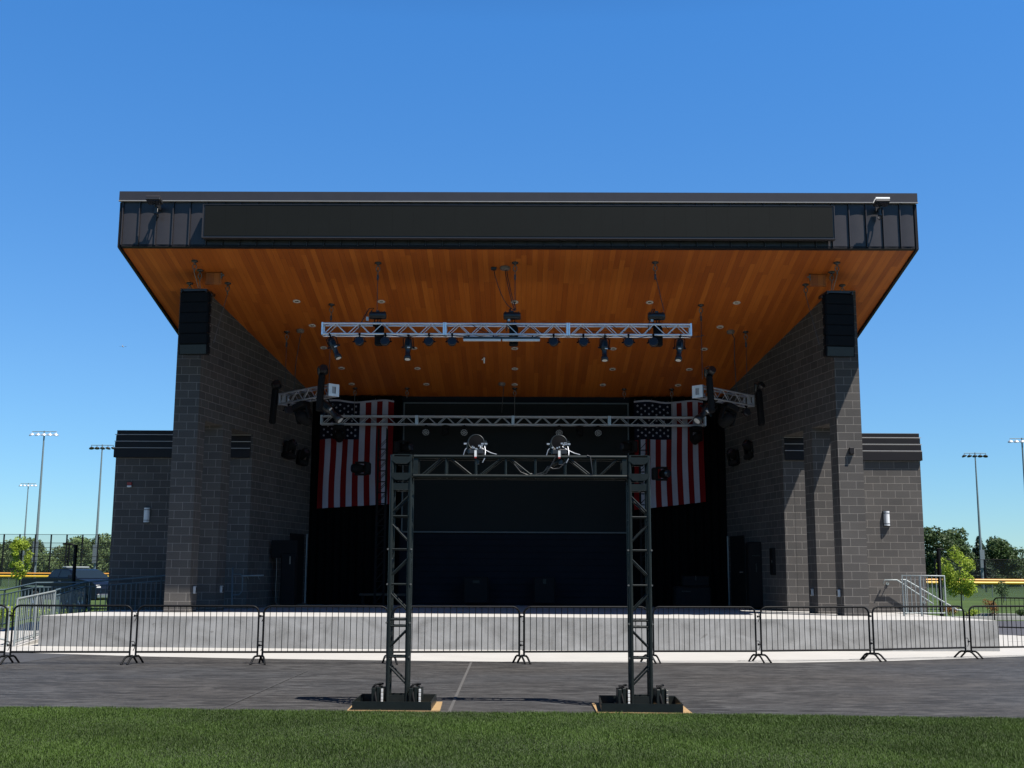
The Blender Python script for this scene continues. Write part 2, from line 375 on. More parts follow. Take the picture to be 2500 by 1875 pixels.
# ------------------------------------------------------------------ ground
sheet('ground', 'field', [(-1500,-300),(1500,-300),(1500,2500),(-1500,2500)], -.05)
ge = lambda x: 14.30-.045*x + .05*math.sin(x*.5)
apr = [(-9.28,24.09),(-7.59,23.55),(-5.18,23.10),(-2.5,22.80),(-.2,22.62),(2.6,22.62),(5.13,22.78),(7.4,23.45),(9.27,24.34),(10.61,24.99),(13.2,25.9),(17,26.6),(30,27.5)]
xs = [-40+k*2 for k in range(41)]
mb = MB()
low = [(x, ge(x)-.25) for x in xs]; top = [(40,29),(30,28.3)]+[(x, y+.35) for x, y in reversed(apr[:-1])]+[(-12,25.0),(-40,26.5)]
mb.add([(p[0], p[1], 0) for p in low+top], [tuple(range(len(low+top)))]); struct(mb, 'dark_pavement', 'stamped')
sheet('pale_concrete_apron', 'apron', apr+[(30,33.6),(14.2,33.6),(13.6,36),(-9,36),(-13.2,31.2),(-22,33.2),(-22,27.4),(-12.5,24.9),(-10.9,24.6)], .004)
sheet('asphalt_path', 'path', [(13.75,34.2),(14.0,33.9),(30,33.7),(30,40),(19.8,44.8),(17.6,44.8)], .006)
sheet('left_asphalt_path', 'asphalt', [(-22,33.3),(-13.3,31.3),(-12.2,34),(-22,37)], .006)
sheet('left_pavement', 'asphalt', [(-40,22.4),(-9.2,21.85),(-9.0,24.0),(-10.9,24.57),(-12.5,24.87),(-40,26.4)], .002)
mb = MB()
for (x0, y0, x1, y1) in ((-.92, 22.64, -.85, ge(-.85)),):
    mb.add([(x0-.020,y0,.008),(x1-.020,y1,.008),(x1+.020,y1,.008),(x0+.020,y0,.008)], [(0,1,2,3)])
struct(mb, 'pavement_joint', 'joint')
mb = MB(); mb.add([(-3.62,20.3,.008),(-3.645,20.3,.008),(-3.675,ge(-3.7),.008),(-3.65,ge(-3.6),.008)], [(0,1,2,3)]); struct(mb, 'pavement_joint', 'faint')
mb = MB()
for (x0,y0,x1,y1) in ((5.2,23.15,9.3,24.7),(9.3,24.7,13,26.2),(13.0,27.5,18,29.0),(12.6,30.6,16.5,30.8)):
    mb.add([(x0,y0-.015,.009),(x1,y1-.015,.009),(x1,y1+.015,.009),(x0,y0+.015,.009)], [(0,1,2,3)])
struct(mb, 'apron_joint', 'joint')
mb = MB(); mb.prism([(19.2,50.9),(21.5,50.2),(21.5,50.5),(19.2,51.2)], -.05, .1); mb.prism([(16,46.9),(26,47.6),(26,47.9),(16,47.2)], -.05, .08); struct(mb, 'kerb', 'apron')
# lawn and its blades
lp = [(x, ge(x)) for x in xs]
mb = MB(); n = len(lp); mb.prism(lp+[(40,-3),(-40,-3)], -.02, .012); struct(mb, 'lawn', 'soil')
def blades(name, N, xr, yr, h, wd, mat, z0, cond=None, near=True):
    x = rng.uniform(*xr, N); y = rng.uniform(*yr, N)
    k = np.abs(x) < (y*.46+1.6); x, y = x[k], y[k]
    k = y < (14.30-.045*x+.05*np.sin(x*.5)+.025*np.sin(x*7.3)+.02*np.sin(x*17.1)+rng.uniform(-.07, .035, len(x))); x, y = x[k], y[k]; N = len(x)
    hh = h*rng.uniform(.55, 1.25, N)*(1+.25*np.sin(x*1.7+y*.9)*np.sin(y*2.3-x*.6)); ang = rng.uniform(0, 2*np.pi, N); lean = rng.uniform(.1, .75, N)*hh
    a2 = ang+rng.uniform(.8, 2.2, N)
    dx, dy = np.cos(ang)*wd/2, np.sin(ang)*wd/2; lx, ly = np.cos(a2)*lean, np.sin(a2)*lean
    v = np.empty((N, 5, 3))
    v[:,0] = np.c_[x-dx, y-dy, np.full(N, z0)]; v[:,1] = np.c_[x+dx, y+dy, np.full(N, z0)]
    v[:,2] = np.c_[x+dx*.8+lx*.35, y+dy*.8+ly*.35, z0+hh*.6]; v[:,3] = np.c_[x-dx*.8+lx*.35, y-dy*.8+ly*.35, z0+hh*.6]
    v[:,4] = np.c_[x+lx, y+ly, z0+hh]
    me = bpy.data.meshes.new(name); me.vertices.add(N*5); me.vertices.foreach_set('co', v.ravel())
    b5 = np.arange(N)*5
    loops = np.stack([b5, b5+1, b5+2, b5+3, b5+3, b5+2, b5+4], 1).ravel()
    me.loops.add(N*7); me.loops.foreach_set('vertex_index', loops)
    me.polygons.add(N*2); st = np.stack([np.arange(N)*7, np.arange(N)*7+4], 1).ravel(); me.polygons.foreach_set('loop_start', st)
    me.materials.append(MT[mat]); me.update(calc_edges=True)
    patch = .5+.26*np.sin(x*.9+1.3*np.sin(y*1.1))+.18*np.sin(y*3.1+x*1.9)+.16*np.sin(x*4.3-y*2.2+np.sin(y*5))
    t = np.clip(patch*.62+rng.uniform(-.12, .55, N), 0, 1); at = me.attributes.new('tint', 'FLOAT', 'FACE'); at.data.foreach_set('value', np.repeat(t, 2).astype(np.float32))
    o = bpy.data.objects.new(name, me); col.objects.link(o); return o
tag(blades('grass', 1150000, (-8.6, 8.6), (8.2, 15.0), .030, .0042, 'grass', .008), 'short mown lawn grass along the bottom of the picture', 'grass', kind='stuff')

# ------------------------------------------------------------------ band shell
XC = -.1; YF = 26.7; ZF = 9.38; SL = .2050; YP = 29.0; YW = 32.3; YB = 36.8; FL = .72
sof = lambda y: ZF-SL*(y-YF)
inn = lambda y: 8.08-.195*(y-YP)
B = thing('band_shell', 'dark grey block band shell with sloping cedar ceiling and dark metal roof edge', 'stage building', (XC, 32, 0))
BS = (XC, 32, 0)
def bpart(mb, name, mats, par=None, lab=None):
    o = mb.build(name, mats, par or B, BS)
    if lab: o['label'] = lab
    return o
fy = lambda x: 26.1+.004*(x+.1)**2
# stage platform
mb = MB()
fr = [(-10.85+k*(21.6/24), fy(-10.85+k*(21.6/24))) for k in range(25)]
back = [(10.5, 28.7), (10.45, 30.2), (8.5, 30.2), (8.0, 38.5), (-8.0, 38.5), (-9.0, 30.8), (-10.6, 30.8)]
poly = fr+back; nn = len(poly)
mb.add([(p[0], p[1], 0) for p in poly]+[(p[0], p[1], FL-.004*abs(p[0])) for p in poly], [tuple(range(nn, 2*nn))], 1)
mb.add([(p[0], p[1], -.02) for p in poly]+[(p[0], p[1], FL-.004*abs(p[0])) for p in poly], [(i, (i+1) % nn, nn+(i+1) % nn, nn+i) for i in range(nn)], 0)
bpart(mb, 'stage_platform', ['conc', 'deck'])
# side walls with two openings each
for s in (-1, 1):
    mb = MB()
    X = lambda y, off=0: XC+s*(inn(y)+off)
    def slab(y0, y1, z0, ztop):
        mb.prism([(X(y0), y0), (X(y0, .62), y0), (X(y1, .62), y1), (X(y1), y1)], z0, 9, 0, ztop)
    slab(YP, 29.39, 0, lambda p: 5.51); slab(30.42, 30.94, 0, lambda p: 5.51); slab(YW+.004, 38, 0, lambda p: 5.51)
    slab(YP, 38, 5.51, lambda p: sof(p[1])+.12)
    bpart(mb, 'side_wall', 'cmu', lab=('left' if s < 0 else 'right')+' splayed block wall with two tall openings')
    # wing box
    mb = MB()
    xi = XC+s*(inn(YW)+.3); xo = XC+s*11.27
    a, b_ = min(xi, xo), max(xi, xo)
    mb.box((a, YW, 0), (b_, 38.2, 4.95))
    wing = bpart(mb, 'wing_wall', 'cmu')
    mb = MB()
    tiers = [(4.84, 5.09, .085), (5.094, 5.28, .06), (5.284, 5.47, .035), (5.474, 5.61, .01)]
    xi2 = XC+s*(inn(YW)+.05)
    for z0, z1, pr in tiers:
        a2, b2 = (xi2, xo+pr*.5) if s > 0 else (xo-pr*.5, xi2)
        mb.prof_x([(YW-pr, z0), (YW-pr, z1-.012), (YW-pr+.012, z1), (38.2+pr, z1), (38.2+pr, z0)], a2, b2)
    mp_ = bpart(mb, 'metal_parapet', 'metal_dark')
    for z0, z1, pr in tiers[1:]:
        mb = MB(); a2, b2 = (xi2, xo+.05) if s > 0 else (xo-.05, xi2); mb.box((a2, YW-pr-.022, z0+.002), (b2, YW-pr-.0005, z0+.020)); mb.build('parapet_drip_edge', 'drip', mp_, BS)  # thin strips whose pale colour stands in for sun on the ledges
    # caps inside pier faces: outlet boxes
    for yy in (29.2, 30.68):
        mb = MB(); xx = X(yy)
        mb.bevbox((xx-s*.035, yy, 1.23), (.07, .15, .19), .012); ob = bpart(mb, 'outlet_box', 'trussgrey'); mb = MB(); mb.bevbox((xx-s*.074, yy, 1.23), (.012, .10, .13), .004); mb.build('outlet_cover', 'black', ob, BS)
mb = MB(); mb.bevbox((8.31, YP-.04, 4.75), (.12, .08, .17), .01); mb.box((8.27, YP-.1, 4.68), (8.35, YP-.08, 4.72)); bpart(mb, 'junction_box', 'metal_dark')
# back wall, screen, door, curtains
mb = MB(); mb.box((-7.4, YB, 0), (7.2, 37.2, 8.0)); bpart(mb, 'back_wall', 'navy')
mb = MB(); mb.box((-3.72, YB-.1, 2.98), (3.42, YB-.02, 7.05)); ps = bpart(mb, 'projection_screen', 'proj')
mb = MB()
for a, b_ in (((-3.76, 2.94), (3.46, 2.98)), ((-3.76, 7.05), (3.46, 7.09)), ((-3.76, 2.98), (-3.72, 7.05)), ((3.42, 2.98), (3.46, 7.05))):
    mb.box((a[0], YB-.13, a[1]), (b_[0], YB-.02, b_[1]))
o = mb.build('screen_frame', 'frame', ps, BS)
mb = MB()
for k in range(11): mb.prof_x([(YB-.02, .74+k*.2), (YB-.03, .75+k*.2), (YB-.03, .93+k*.2), (YB-.02, .94+k*.2)], -3.3, 3.1)
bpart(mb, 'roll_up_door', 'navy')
for x0, x1 in ((-6.75, -3.8), (3.5, 6.5)):
    mb = MB(); N = 60; pts = [(x0+(x1-x0)*k/N, YB-.16+.06*math.sin(k*1.25)+.02*math.sin(k*.5)) for k in range(N+1)]
    mb.add([(p[0], p[1], .74) for p in pts]+[(p[0], p[1], 7.28) for p in pts], [(i, i+1, N+2+i, N+1+i) for i in range(N)], 0, True)
    bpart(mb, 'stage_curtain', 'curtain')
# side doors near the back
for s in (-1, 1):
    X = lambda y, off=0: XC+s*(inn(y)+off)
    mb = MB(); mb.prism([(X(35.2, -.03), 35.2), (X(36.3, -.03), 36.3), (X(36.3, .02), 36.3), (X(35.2, .02), 35.2)], .73, 2.85)
    d = bpart(mb, 'stage_door', 'matte')
    mb = MB(); mb.tube((X(35.3,-.1), 35.32, 1.75), (X(35.3,-.1), 35.45, 1.75), .018); mb.tube((X(35.3,-.1), 35.32, 1.75), (X(35.3,0), 35.32, 1.75), .018); mb.build('door_handle', 'galv', d, BS)
    mb = MB(); mb.box((X(36.42,-.06)-.018, 36.4, .73), (X(36.42,-.06)+.018, 36.45, 2.86)); mb.build('door_edge', 'railgrey', d, BS)
# roof
HW = 9.50
mb = MB()
mb.prof_x([(YF, ZF), (YF, 10.45), (38.6, 10.3), (38.6, sof(38.6))], XC-HW, XC+HW)
mb.prof_x([(YF-.01, ZF-.03), (YF-.01, ZF+.02), (YF+.1, ZF+.02), (YF+.1, ZF-.05)], XC-HW+.0, XC+HW)
roof = bpart(mb, 'roof', 'metal_dark')
mb = MB()
for s in (-1, 1):
    mb = MB(); a = XC+s*HW; b_ = XC+s*(HW+.06); a, b_ = min(a, b_), max(a, b_)
    mb.prof_x([(YF-.03, ZF-.05), (YF-.03, 10.44), (38.6, 10.29), (38.6, sof(38.6)-.1), (YF+.05, ZF-.075)], a, b_)
    mb.build('rake_trim', 'metal_dark', roof, BS)
mb = MB()
mb.box((XC-HW-.07, YF-.085, 10.47), (XC+HW+.07, YF+.5, 10.70)); mb.box((XC-HW-.065, YF+.502, 10.46), (XC+HW+.065, 38.7, 10.66))
cop = mb.build('coping', 'seam', roof, BS)
mb = MB(); mb.box((XC-HW-.08, YF-.105, 10.455), (XC+HW+.08, YF-.02, 10.469)); mb.build('drip_edge', 'drip', roof, BS)  # pale colour carries the bright sun line under the coping
mb = MB(); x = XC-HW+.02; k = 0
while x < XC+HW:
    # curved pan between ribs
    x2 = min(x+.405, XC+HW-.01); n = 6
    zs_ = (ZF+.02, 10.448)
    vs = []; 
    for j in range(n+1):
        t = j/n; vs += [(x+.02+(x2-x-.04)*t, YF-.012-.010*math.sin(math.pi*t)*(1 if k % 3 else .6), zs_[0]), (x+.02+(x2-x-.04)*t, YF-.012-.010*math.sin(math.pi*t)*(1 if k % 3 else .6), zs_[1])]
    mb.add(vs, [(2*j, 2*j+2, 2*j+3, 2*j+1) for j in range(n)], 0, True)
    mb.box((x-.011, YF-.055, ZF+.005), (x+.011, YF-.001, 10.449))
    x += .405; k += 1
mb.build('standing_seam_panels', 'seam', roof, BS)
mb = MB(); 
mb.add([(XC-HW+.01, YF+.1, sof(YF+.1)-.012), (XC+HW-.01, YF+.1, sof(YF+.1)-.012), (XC+HW-.01, 38.5, sof(38.5)-.012), (XC-HW+.01, 38.5, sof(38.5)-.012)], [(0,1,2,3)])
soffit = mb.build('cedar_soffit', 'wood', roof, BS)

# ------------------------------------------------------------------ things on the building
def soffit_frame(x, y): return TR((x, y, sof(y)-.014), (-math.atan(SL), 0, 0))
# recessed downlights
rows = [(29.73, (-5.93, -3.69, -.17, 3.39, 5.68), 'front'), (31.28, (-5.78, 5.5), 'second'), (32.84, (-5.72, -3.1, -.18, 2.67, 5.3), 'third'),
        (34.40, (-5.43, -3.13, -.18, 2.77, 5.09), 'fourth'), (35.71, (-5.3, -2.96, -.19, 2.57, 4.92), 'rearmost')]
posn5 = ['at its left end', 'left of its middle', 'at its middle', 'right of its middle', 'at its right end']
dl0 = None
for y, xs_, rn in rows:
    for k, x in enumerate(xs_):
        pn = posn5[k] if len(xs_) == 5 else ('at its left end', 'at its right end')[k]
        lab = f'round recessed downlight in the {rn} row of the cedar ceiling, {pn}'
        loc = (x, y, sof(y)-.013); rot = (-math.atan(SL), 0, 0)
        if dl0 is None:
            dl0 = thing('downlight', lab, 'ceiling light', loc, group='recessed downlights in the cedar ceiling', rot=rot)
            a = MB(); 
            prof = [(.098, -.002), (.10, -.010), (.088, -.012), (.078, .0)]
            a.lathe(prof+[(.078, -.001)], None, 0, 24); a.build('trim_ring', 'offwhite', dl0)
            a = MB(); a.lathe([(.076, -.003), (.05, -.006), (.0, -.008)], None, 0, 20); a.build('lens', 'warmlens', dl0)
            a = MB(); a.cbox((0, 0, -.012), (.09, .035, .012)); a.build('baffle', 'black', dl0)
        else: dup(dl0, loc, label=lab, rot=rot)
# LED screen
t = thing('led_screen', 'long dark unlit video screen mounted across the front of the roof edge', 'screen', (-.08, 26.45, 9.52))
a = MB(); a.box((-7.49, 0, 0), (7.49, .15, .79)); a.build('cabinet', 'black', t)
a = MB()
for k in range(30):
    x0 = -7.46+k*(14.92/30); a.box((x0+.0007, -.012, .03), (x0+14.92/30-.0007, -.002, .775))
a.build('display_face', 'led', t)
a = MB()
for p in (((-7.51, -.02, -.02), (7.51, .15, 0-.001)), ((-7.51, -.02, .791), (7.51, .15, .80)), ((-7.51, -.02, 0), (-7.491, .15, .79)), ((7.491, -.02, 0), (7.51, .15, .79))): a.box(*p)
a.build('bezel', 'seam', t)
a = MB()
for k in range(12): x0 = -7.2+k*1.309; a.box((x0-.03, .151, .05), (x0+.03, .23, .75))
a.build('mounting_brackets', 'black', t)
# floodlights
def flood(x, lab, mat):
    t = thing('floodlight', lab, 'floodlight', (x, 26.64, 10.33), group='floodlights under the roof coping')
    a = MB(); a.cbox((0, -.06, -.05), (.12, .08, .10)); a.tube((0, -.1, -.05), (0, -.32, -.07), .022); a.path([(0, -.1, -.08), (.02, -.16, -.2), (.05, -.15, -.28), (.02, -.08, -.31), (0, -.04, -.25)], .014); a.build('bracket', 'black', t)
    a = MB(); T = TR((0, -.36, .02), (R(-12), 0, 0)); a.bevbox((0, 0, 0), (.34, .26, .07), .012, 0, T)
    h = a.build('housing', 'black', t)
    a = MB()
    for k in range(5): a.cbox((0, -.12+k*.05, .055), (.33, .022, .04), 0, T)
    a.build('cooling_fins', mat, h)
    a = MB(); a.cbox((0, 0, -.042), (.29, .21, .01), 0, T); a.build('lens', 'glass', h)
    a = MB(); a.tube((0, -.2, -.06), (0, -.2, -.22), .035); a.tube((0, -.2, -.22), (0, -.2, -.25), .05); a.build('sensor', 'black', t)
flood(-8.71, 'dark floodlight under the coping at the left end of the roof edge', 'seam')
flood(8.5, 'floodlight with sunlight painted white on its fins at the right end of the roof edge', 'white')  # white fin colour stands in for sun on the heat sink
# wall lamps
def walllamp(x, lab):
    t = thing('wall_lamp', lab, 'wall lamp', (x, YW, 3.23), group='wall lamps on the two wings')
    a = MB(); a.box((-.095, -.03, -.21), (.095, 0, .21)); a.build('back_plate', 'black', t)
    a = MB(); n = 10; vs = []
    for k in range(n+1):
        an = math.pi*k/n; vs += [(-.082*math.cos(an), -.031-.085*math.sin(an), -.20), (-.082*math.cos(an), -.031-.085*math.sin(an), .20)]
    a.add(vs, [(2*k, 2*k+2, 2*k+3, 2*k+1) for k in range(n)], 0, True); a.add(vs, [tuple(range(0, 2*n+2, 2)), tuple(range(2*n+1, 0, -2))]); a.build('lens', 'lampglass', t)
    a = MB()
    for z in (-.145, .145):
        vs = []
        for k in range(n+1):
            an = math.pi*k/n; vs += [(-.088*math.cos(an), -.03-.092*math.sin(an), z-.008), (-.088*math.cos(an), -.03-.092*math.sin(an), z+.008)]
        a.add(vs, [(2*k, 2*k+2, 2*k+3, 2*k+1) for k in range(n)], 0, True)
    a.build('band', 'black', t)
walllamp(-10.40, 'white half-round wall lamp on the shaded left wing wall')
walllamp(10.15, 'white half-round wall lamp on the sunlit right wing wall')
t = thing('fire_alarm', 'small red and white alarm strobe high on the shaded left wing wall', 'alarm', (-10.93, YW, 4.07))
a = MB(); a.bevbox((0, -.03, .03), (.13, .06, .09), .008); a.build('strobe_housing', 'red', t)
a = MB(); a.bevbox((0, -.035, -.045), (.12, .07, .05), .008); a.build('strobe_lens', 'white', t)

# ------------------------------------------------------------------ rigging
# shackle point on the ceiling with optional cable
def rig(x, y, zend, lab, dx=0., dy=0., mat='steel', ring=True, cabmat='black', dark_clamp=True):
    z = sof(y)-.015
    t = thing('rigging_cable' if zend else 'rigging_eye', lab, 'rigging cable' if zend else 'rigging eye', (x, y, z), group='rigging cables and eyes hung from the ceiling')
    a = MB(); a.lathe([(.02, -.05), (.045, -.03), (.085, -.012), (.085, .03)], None, 0, 12); a.build('ceiling_plate', 'black', t)
    a = MB(); n = 14
    a.path([(.045*math.sin(2*math.pi*k/n), 0, -.14+.07*math.cos(2*math.pi*k/n)) for k in range(n+1)], .012, 0, 6)
    a.path([(0, .03*math.sin(2*math.pi*k/n), -.245+.05*math.cos(2*math.pi*k/n)) for k in range(n+1)], .01, 0, 6); a.tube((0,0,-.05), (0,0,-.09), .014)
    a.build('shackle', 'steel', t)
    if zend:
        a = MB(); a.tube((0, 0, -.29), (dx, dy, zend-z), .009, 0, 6); a.build('cable', cabmat, t)
        if dark_clamp: a = MB(); a.cbox((0, 0, -.36), (.045, .045, .13)); a.build('cable_clamp', 'black', t)
    return t
rig(-3.52, 27.55, 7.98, 'dark cable from the ceiling down to the left hoist above the silver front truss')
rig(-.15, 27.52, 7.98, 'dark cable from the ceiling down to the middle hoist above the silver front truss')
rig(3.28, 27.48, 7.98, 'dark cable from the ceiling down to the right hoist above the silver front truss', .2)
rig(-5.04, 29.94, 6.62, 'thin cable from the ceiling passing behind the left end of the front truss')
rig(4.76, 29.90, 6.72, 'thin cable from the ceiling passing the right end of the front truss')
rig(-6.57, 31.73, 6.62, 'cable holding the far end of the left angled side truss')
rig(6.27, 31.63, 6.62, 'cable holding the far end of the right angled side truss')
rig(-5.25, 36.1, 6.56, 'cable dropping beside the left flag to the rear truss', cabmat='steel', dark_clamp=False)
rig(-3.6, 36.1, None, 'empty shackle ring on the ceiling right of the left flag')
rig(-.19, 36.06, 6.56, 'pale cable dropping to the middle of the rear truss', cabmat='steel', dark_clamp=False)
rig(3.27, 36.1, None, 'empty shackle ring on the ceiling left of the right flag')
rig(4.77, 36.09, 6.56, 'cable dropping beside the right flag to the rear truss', cabmat='steel', dark_clamp=False)
rig(-7.5, 28.69, 7.30, 'slanting stay cable to the foot of the left speaker array', -.16, -.5, cabmat='steel', dark_clamp=False)
rig(7.24, 28.67, 7.30, 'slanting stay cable to the foot of the right speaker array', .16, -.5, cabmat='steel', dark_clamp=False)
for x, s in ((-8.02, -1), (7.72, 1)):
    sd_ = 'left' if s < 0 else 'right'
    rig(x, 27.47, 8.62, f'front cable holding up the {sd_} speaker array', -.02*s, .35, cabmat='steel', dark_clamp=False)
    rig(x, 27.97, 8.62, f'rear cable holding up the {sd_} speaker array', -.02*s, .03, cabmat='steel', dark_clamp=False)
    rig(x+s*.46, 28.7, None, f'spare shackle ring above the pier behind the {sd_} speaker array')
    t = thing('access_hatch', f'square wooden access box on the ceiling beside the {sd_} speaker array', 'hatch', (x-s*.32, 28.1, sof(28.1)-.02))
    a = MB(); a.box((-.2, -.03, -.30), (.2, .03, .0)); a.build('hatch_panel', 'wood', t)
    a = MB(); a.cbox((-s*.2, -.04, -.08), (.03, .05, .14)); a.cbox((-s*.23, -.05, -.07), (.07, .03, .03)); a.build('hinge', 'steel', t)
# ceiling cables to the middle hoist
for nm, x, y, lab in (('ceiling_cable', -.68, 27.77, 'slack cable from a small ceiling box to the middle hoist'), ('ceiling_cable', -.40, 27.77, 'double power cable from the round ceiling outlet to the middle hoist')):
    t = thing(nm, lab, 'cable', (x, y, sof(y)-.015)); dz = 8.05-(sof(y)-.015)
    a = MB(); 
    if x > -.5: a.lathe([(.05, -.07), (.11, -.06), (.13, -.02), (.13, .02)], None, 0, 14)
    else: a.cbox((0, 0, -.03), (.13, .1, .06))
    a.build('outlet', 'fixture' if x > -.5 else 'black', t)
    a = MB(); ex, ey = -.16-x, 27.5-y
    for q in ((0,), (0, .04))[x > -.5]:
        a.path([(ex*(k/10)**1.1+q, ey*k/10, dz*(k/10)-.05+(-.22*math.sin(math.pi*k/10) if x < -.5 else -.06*math.sin(math.pi*k/10))) for k in range(11)], .010, 0, 6)
    a.build('cord', 'black', t)
for x, y, s, lab in ((-6.17, 31.6, -1, 'small ceiling outlet with a dark cord dropping to the left side truss'), (5.84, 31.57, 1, 'small ceiling outlet with a dark cord dropping to the right side truss'), (-.59, 35.62, 0, 'small ceiling outlet with a dark cord above the rear truss')):
    t = thing('ceiling_outlet', lab, 'outlet', (x, y, sof(y)-.015))
    a = MB(); a.lathe([(.06, -.08), (.10, -.07), (.11, -.02), (.11, .02)], None, 0, 14); a.build('outlet', 'fixture', t)
    a = MB(); a.path([(.03, 0, -.06), (.05*(1+s), 0, -.2), (.1*s, .05, -.9), (.14*s, .1, -1.7 if s else -.9)], .012, 0, 6); a.build('cord', 'black', t)
t = thing('ceiling_sensor', 'small white sensor sticking down from the middle of the cedar ceiling', 'sensor', (-1.08, 33.5, sof(33.5)-.015))
a = MB(); a.cbox((0, 0, -.1), (.045, .03, .17)); a.cbox((-.05, 0, -.07), (.04, .02, .03)); a.build('sensor_body', 'white', t)

def truss(t, L, nsec, mats, w=.3, cr=.025, br=.012, peaks=5, end=True, plate=None):
    sl = L/nsec; h = w/2-cr
    for q in range(nsec):
        x0 = q*sl; a = MB()
        for yy in (-h, h):
            for zz in (-h, h): a.tube((x0+.01, yy, zz), (x0+sl-.01, yy, zz), cr, 0, 8)
        p = (sl-.1)/peaks
        for k in range(peaks):
            xa = x0+.05+k*p
            for side in (-h, h):
                a.tube((xa+.03, side, -h+cr*.5), (xa+p/2-.02, side, h-cr*.5), br, 0, 6); a.tube((xa+p/2+.02, side, h-cr*.5), (xa+p-.03, side, -h+cr*.5), br, 0, 6)
                a.tube((xa+.03, -h, side), (xa+p/2, h, side), br*.9, 0, 6); a.tube((xa+p/2, h, side), (xa+p-.03, -h, side), br*.9, 0, 6)
        o = a.build('truss_section', mats, t)
        if end:
            for xx in (x0+.004, x0+sl-.044):
                a = MB()
                for sgn in (-1, 1):
                    a.box((xx, sgn*(h)-.028, -w/2), (xx+.04, sgn*(h)+.028, w/2)); 
                    a.box((xx, -h+.03, sgn*h-.02), (xx+.04, h-.03, sgn*h+.02))
                if plate: a.box((xx+.01, -.06, -w/2+.03), (xx+.03, .06, w/2-.03))
                a.build('end_frame', mats, o)
FT = thing('front_truss', 'bright silver box truss of three sections hung across the front of the stage ceiling', 'truss', (-4.88, 27.75, 7.56))
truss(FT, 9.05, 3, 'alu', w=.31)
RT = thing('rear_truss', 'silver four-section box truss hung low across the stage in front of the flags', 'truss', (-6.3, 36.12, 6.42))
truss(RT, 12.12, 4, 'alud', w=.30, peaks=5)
for s in (-1, 1):
    nx, fx = (-4.93, -6.61) if s < 0 else (4.65, 6.36)
    t = thing('side_truss', f'silver box truss angled back towards the {"left" if s<0 else "right"} side wall with black lamps on it', 'truss', (nx, 30.05, 6.42), math.atan2(1.75, fx-nx), group='angled side trusses')
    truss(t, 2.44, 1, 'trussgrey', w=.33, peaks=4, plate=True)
    a = MB(); a.box((-.012, -.165, -.165), (-.002, -.06, .165)); a.box((-.012, .06, -.165), (-.002, .165, .165)); a.box((-.012, -.059, .09), (-.002, .059, .165)); a.box((-.012, -.059, -.165), (-.002, .059, -.09)); a.build('end_plate', 'alu', t)

# lamps ---------------------------------------------------------------
def make_par(lab, loc, rz=0):
    t = thing('par_lamp', lab, 'stage light', loc, rz, 'flat par lamps under the front truss')
    a = MB(); a.path([(-.125, 0, -.17), (-.125, 0, -.07), (-.08, 0, -.045), (.08, 0, -.045), (.125, 0, -.07), (.125, 0, -.17)], .011, 0, 6); a.tube((0,0,-.05), (0,0,.03), .018); a.cbox((0,0,.03), (.05, .07, .05)); a.build('yoke', 'matte', t)
    T = TR((0, 0, -.155), (R(72), 0, 0))
    a = MB(); a.lathe([(.03, -.09), (.075, -.085), (.108, -.03), (.115, .03), (.112, .06), (.10, .062)], T, 0, 20); b = a.build('housing', 'black', t)
    a = MB(); a.lathe([(.099, .050), (.09, .056), (0, .058)], T, 0, 18); a.build('lens', 'glass', b)
    a = MB(); a.cbox((-.145, 0, -.155), (.04, .03, .03)); a.cbox((.145, 0, -.155), (.04, .03, .03)); a.build('knobs', 'matte', t)
    return t
names = ['first', 'second', 'third', 'fourth', 'fifth', 'sixth', 'seventh', 'eighth']
p0 = None
for k, x in enumerate((-3.94, -3.31, -2.24, -1.68, .80, 1.52, 2.62, 3.23)):
    lab = f'black par lamp under the front truss, {names[k]} from the left'
    if p0 is None: p0 = make_par(lab, (x, 27.62, 7.39))
    else: dup(p0, (x, 27.62, 7.39), rz=random.uniform(-.25, .25), label=lab)
def make_profile(lab, loc, rot, grp='long profile spots under the front truss'):
    t = thing('profile_spot', lab, 'stage light', loc, group=grp, rot=rot)
    a = MB(); a.path([(-.12, 0, -.28), (-.12, 0, -.06), (-.06, 0, -.03), (.06, 0, -.03), (.12, 0, -.06), (.12, 0, -.28)], .012, 0, 6); a.tube((0,0,-.03), (0,0,.05), .018); a.cbox((0,0,.04), (.06,.08,.06)); a.build('yoke', 'matte', t)
    T = TR((0, 0, -.28), (R(-18), 0, 0))
    a = MB(); a.lathe([(.04, .235), (.085, .22), (.095, .1), (.10, .02), (.085, -.03), (.06, -.06), (.062, -.22), (.085, -.25), (.09, -.33), (.08, -.335)], T, 0, 18)
    b = a.build('barrel', 'black', t)
    a = MB(); a.lathe([(.079, -.331), (.05, -.34), (0, -.342)], T, 0, 16); a.build('lens', 'offwhite', b)
    a = MB(); a.cbox((0, -.10, .07), (.09, .012, .13), 0, T); a.build('shutter_plate', 'gun', b); a = MB(); a.cbox((.02, -.085, -.05), (.07, .02, .025), 0, T); a.build('gel_clip', 'warmlens', b)
    for q in (-.13, .13): a = MB(); a.cbox((q, 0, 0), (.06, .03, .03), 0, T); a.build('knob', 'gun', b)
    return t
pr = [(-4.66, (0, R(-20), R(20)), 'slanted black profile spot at the left end of the front truss'), (-2.75, (0, 0, 0), 'black profile spot left of the middle, hanging straight under the front truss'),
      (2.05, (R(4), R(3), R(15)), 'black profile spot right of the middle under the front truss'), (3.88, (0, R(4), R(-15)), 'black profile spot at the right end of the front truss')]
q0 = None
for x, rot, lab in pr:
    if q0 is None: q0 = make_profile(lab, (x, 27.64, 7.38), rot)
    else: dup(q0, (x, 27.64, 7.38), rot=rot, label=lab)
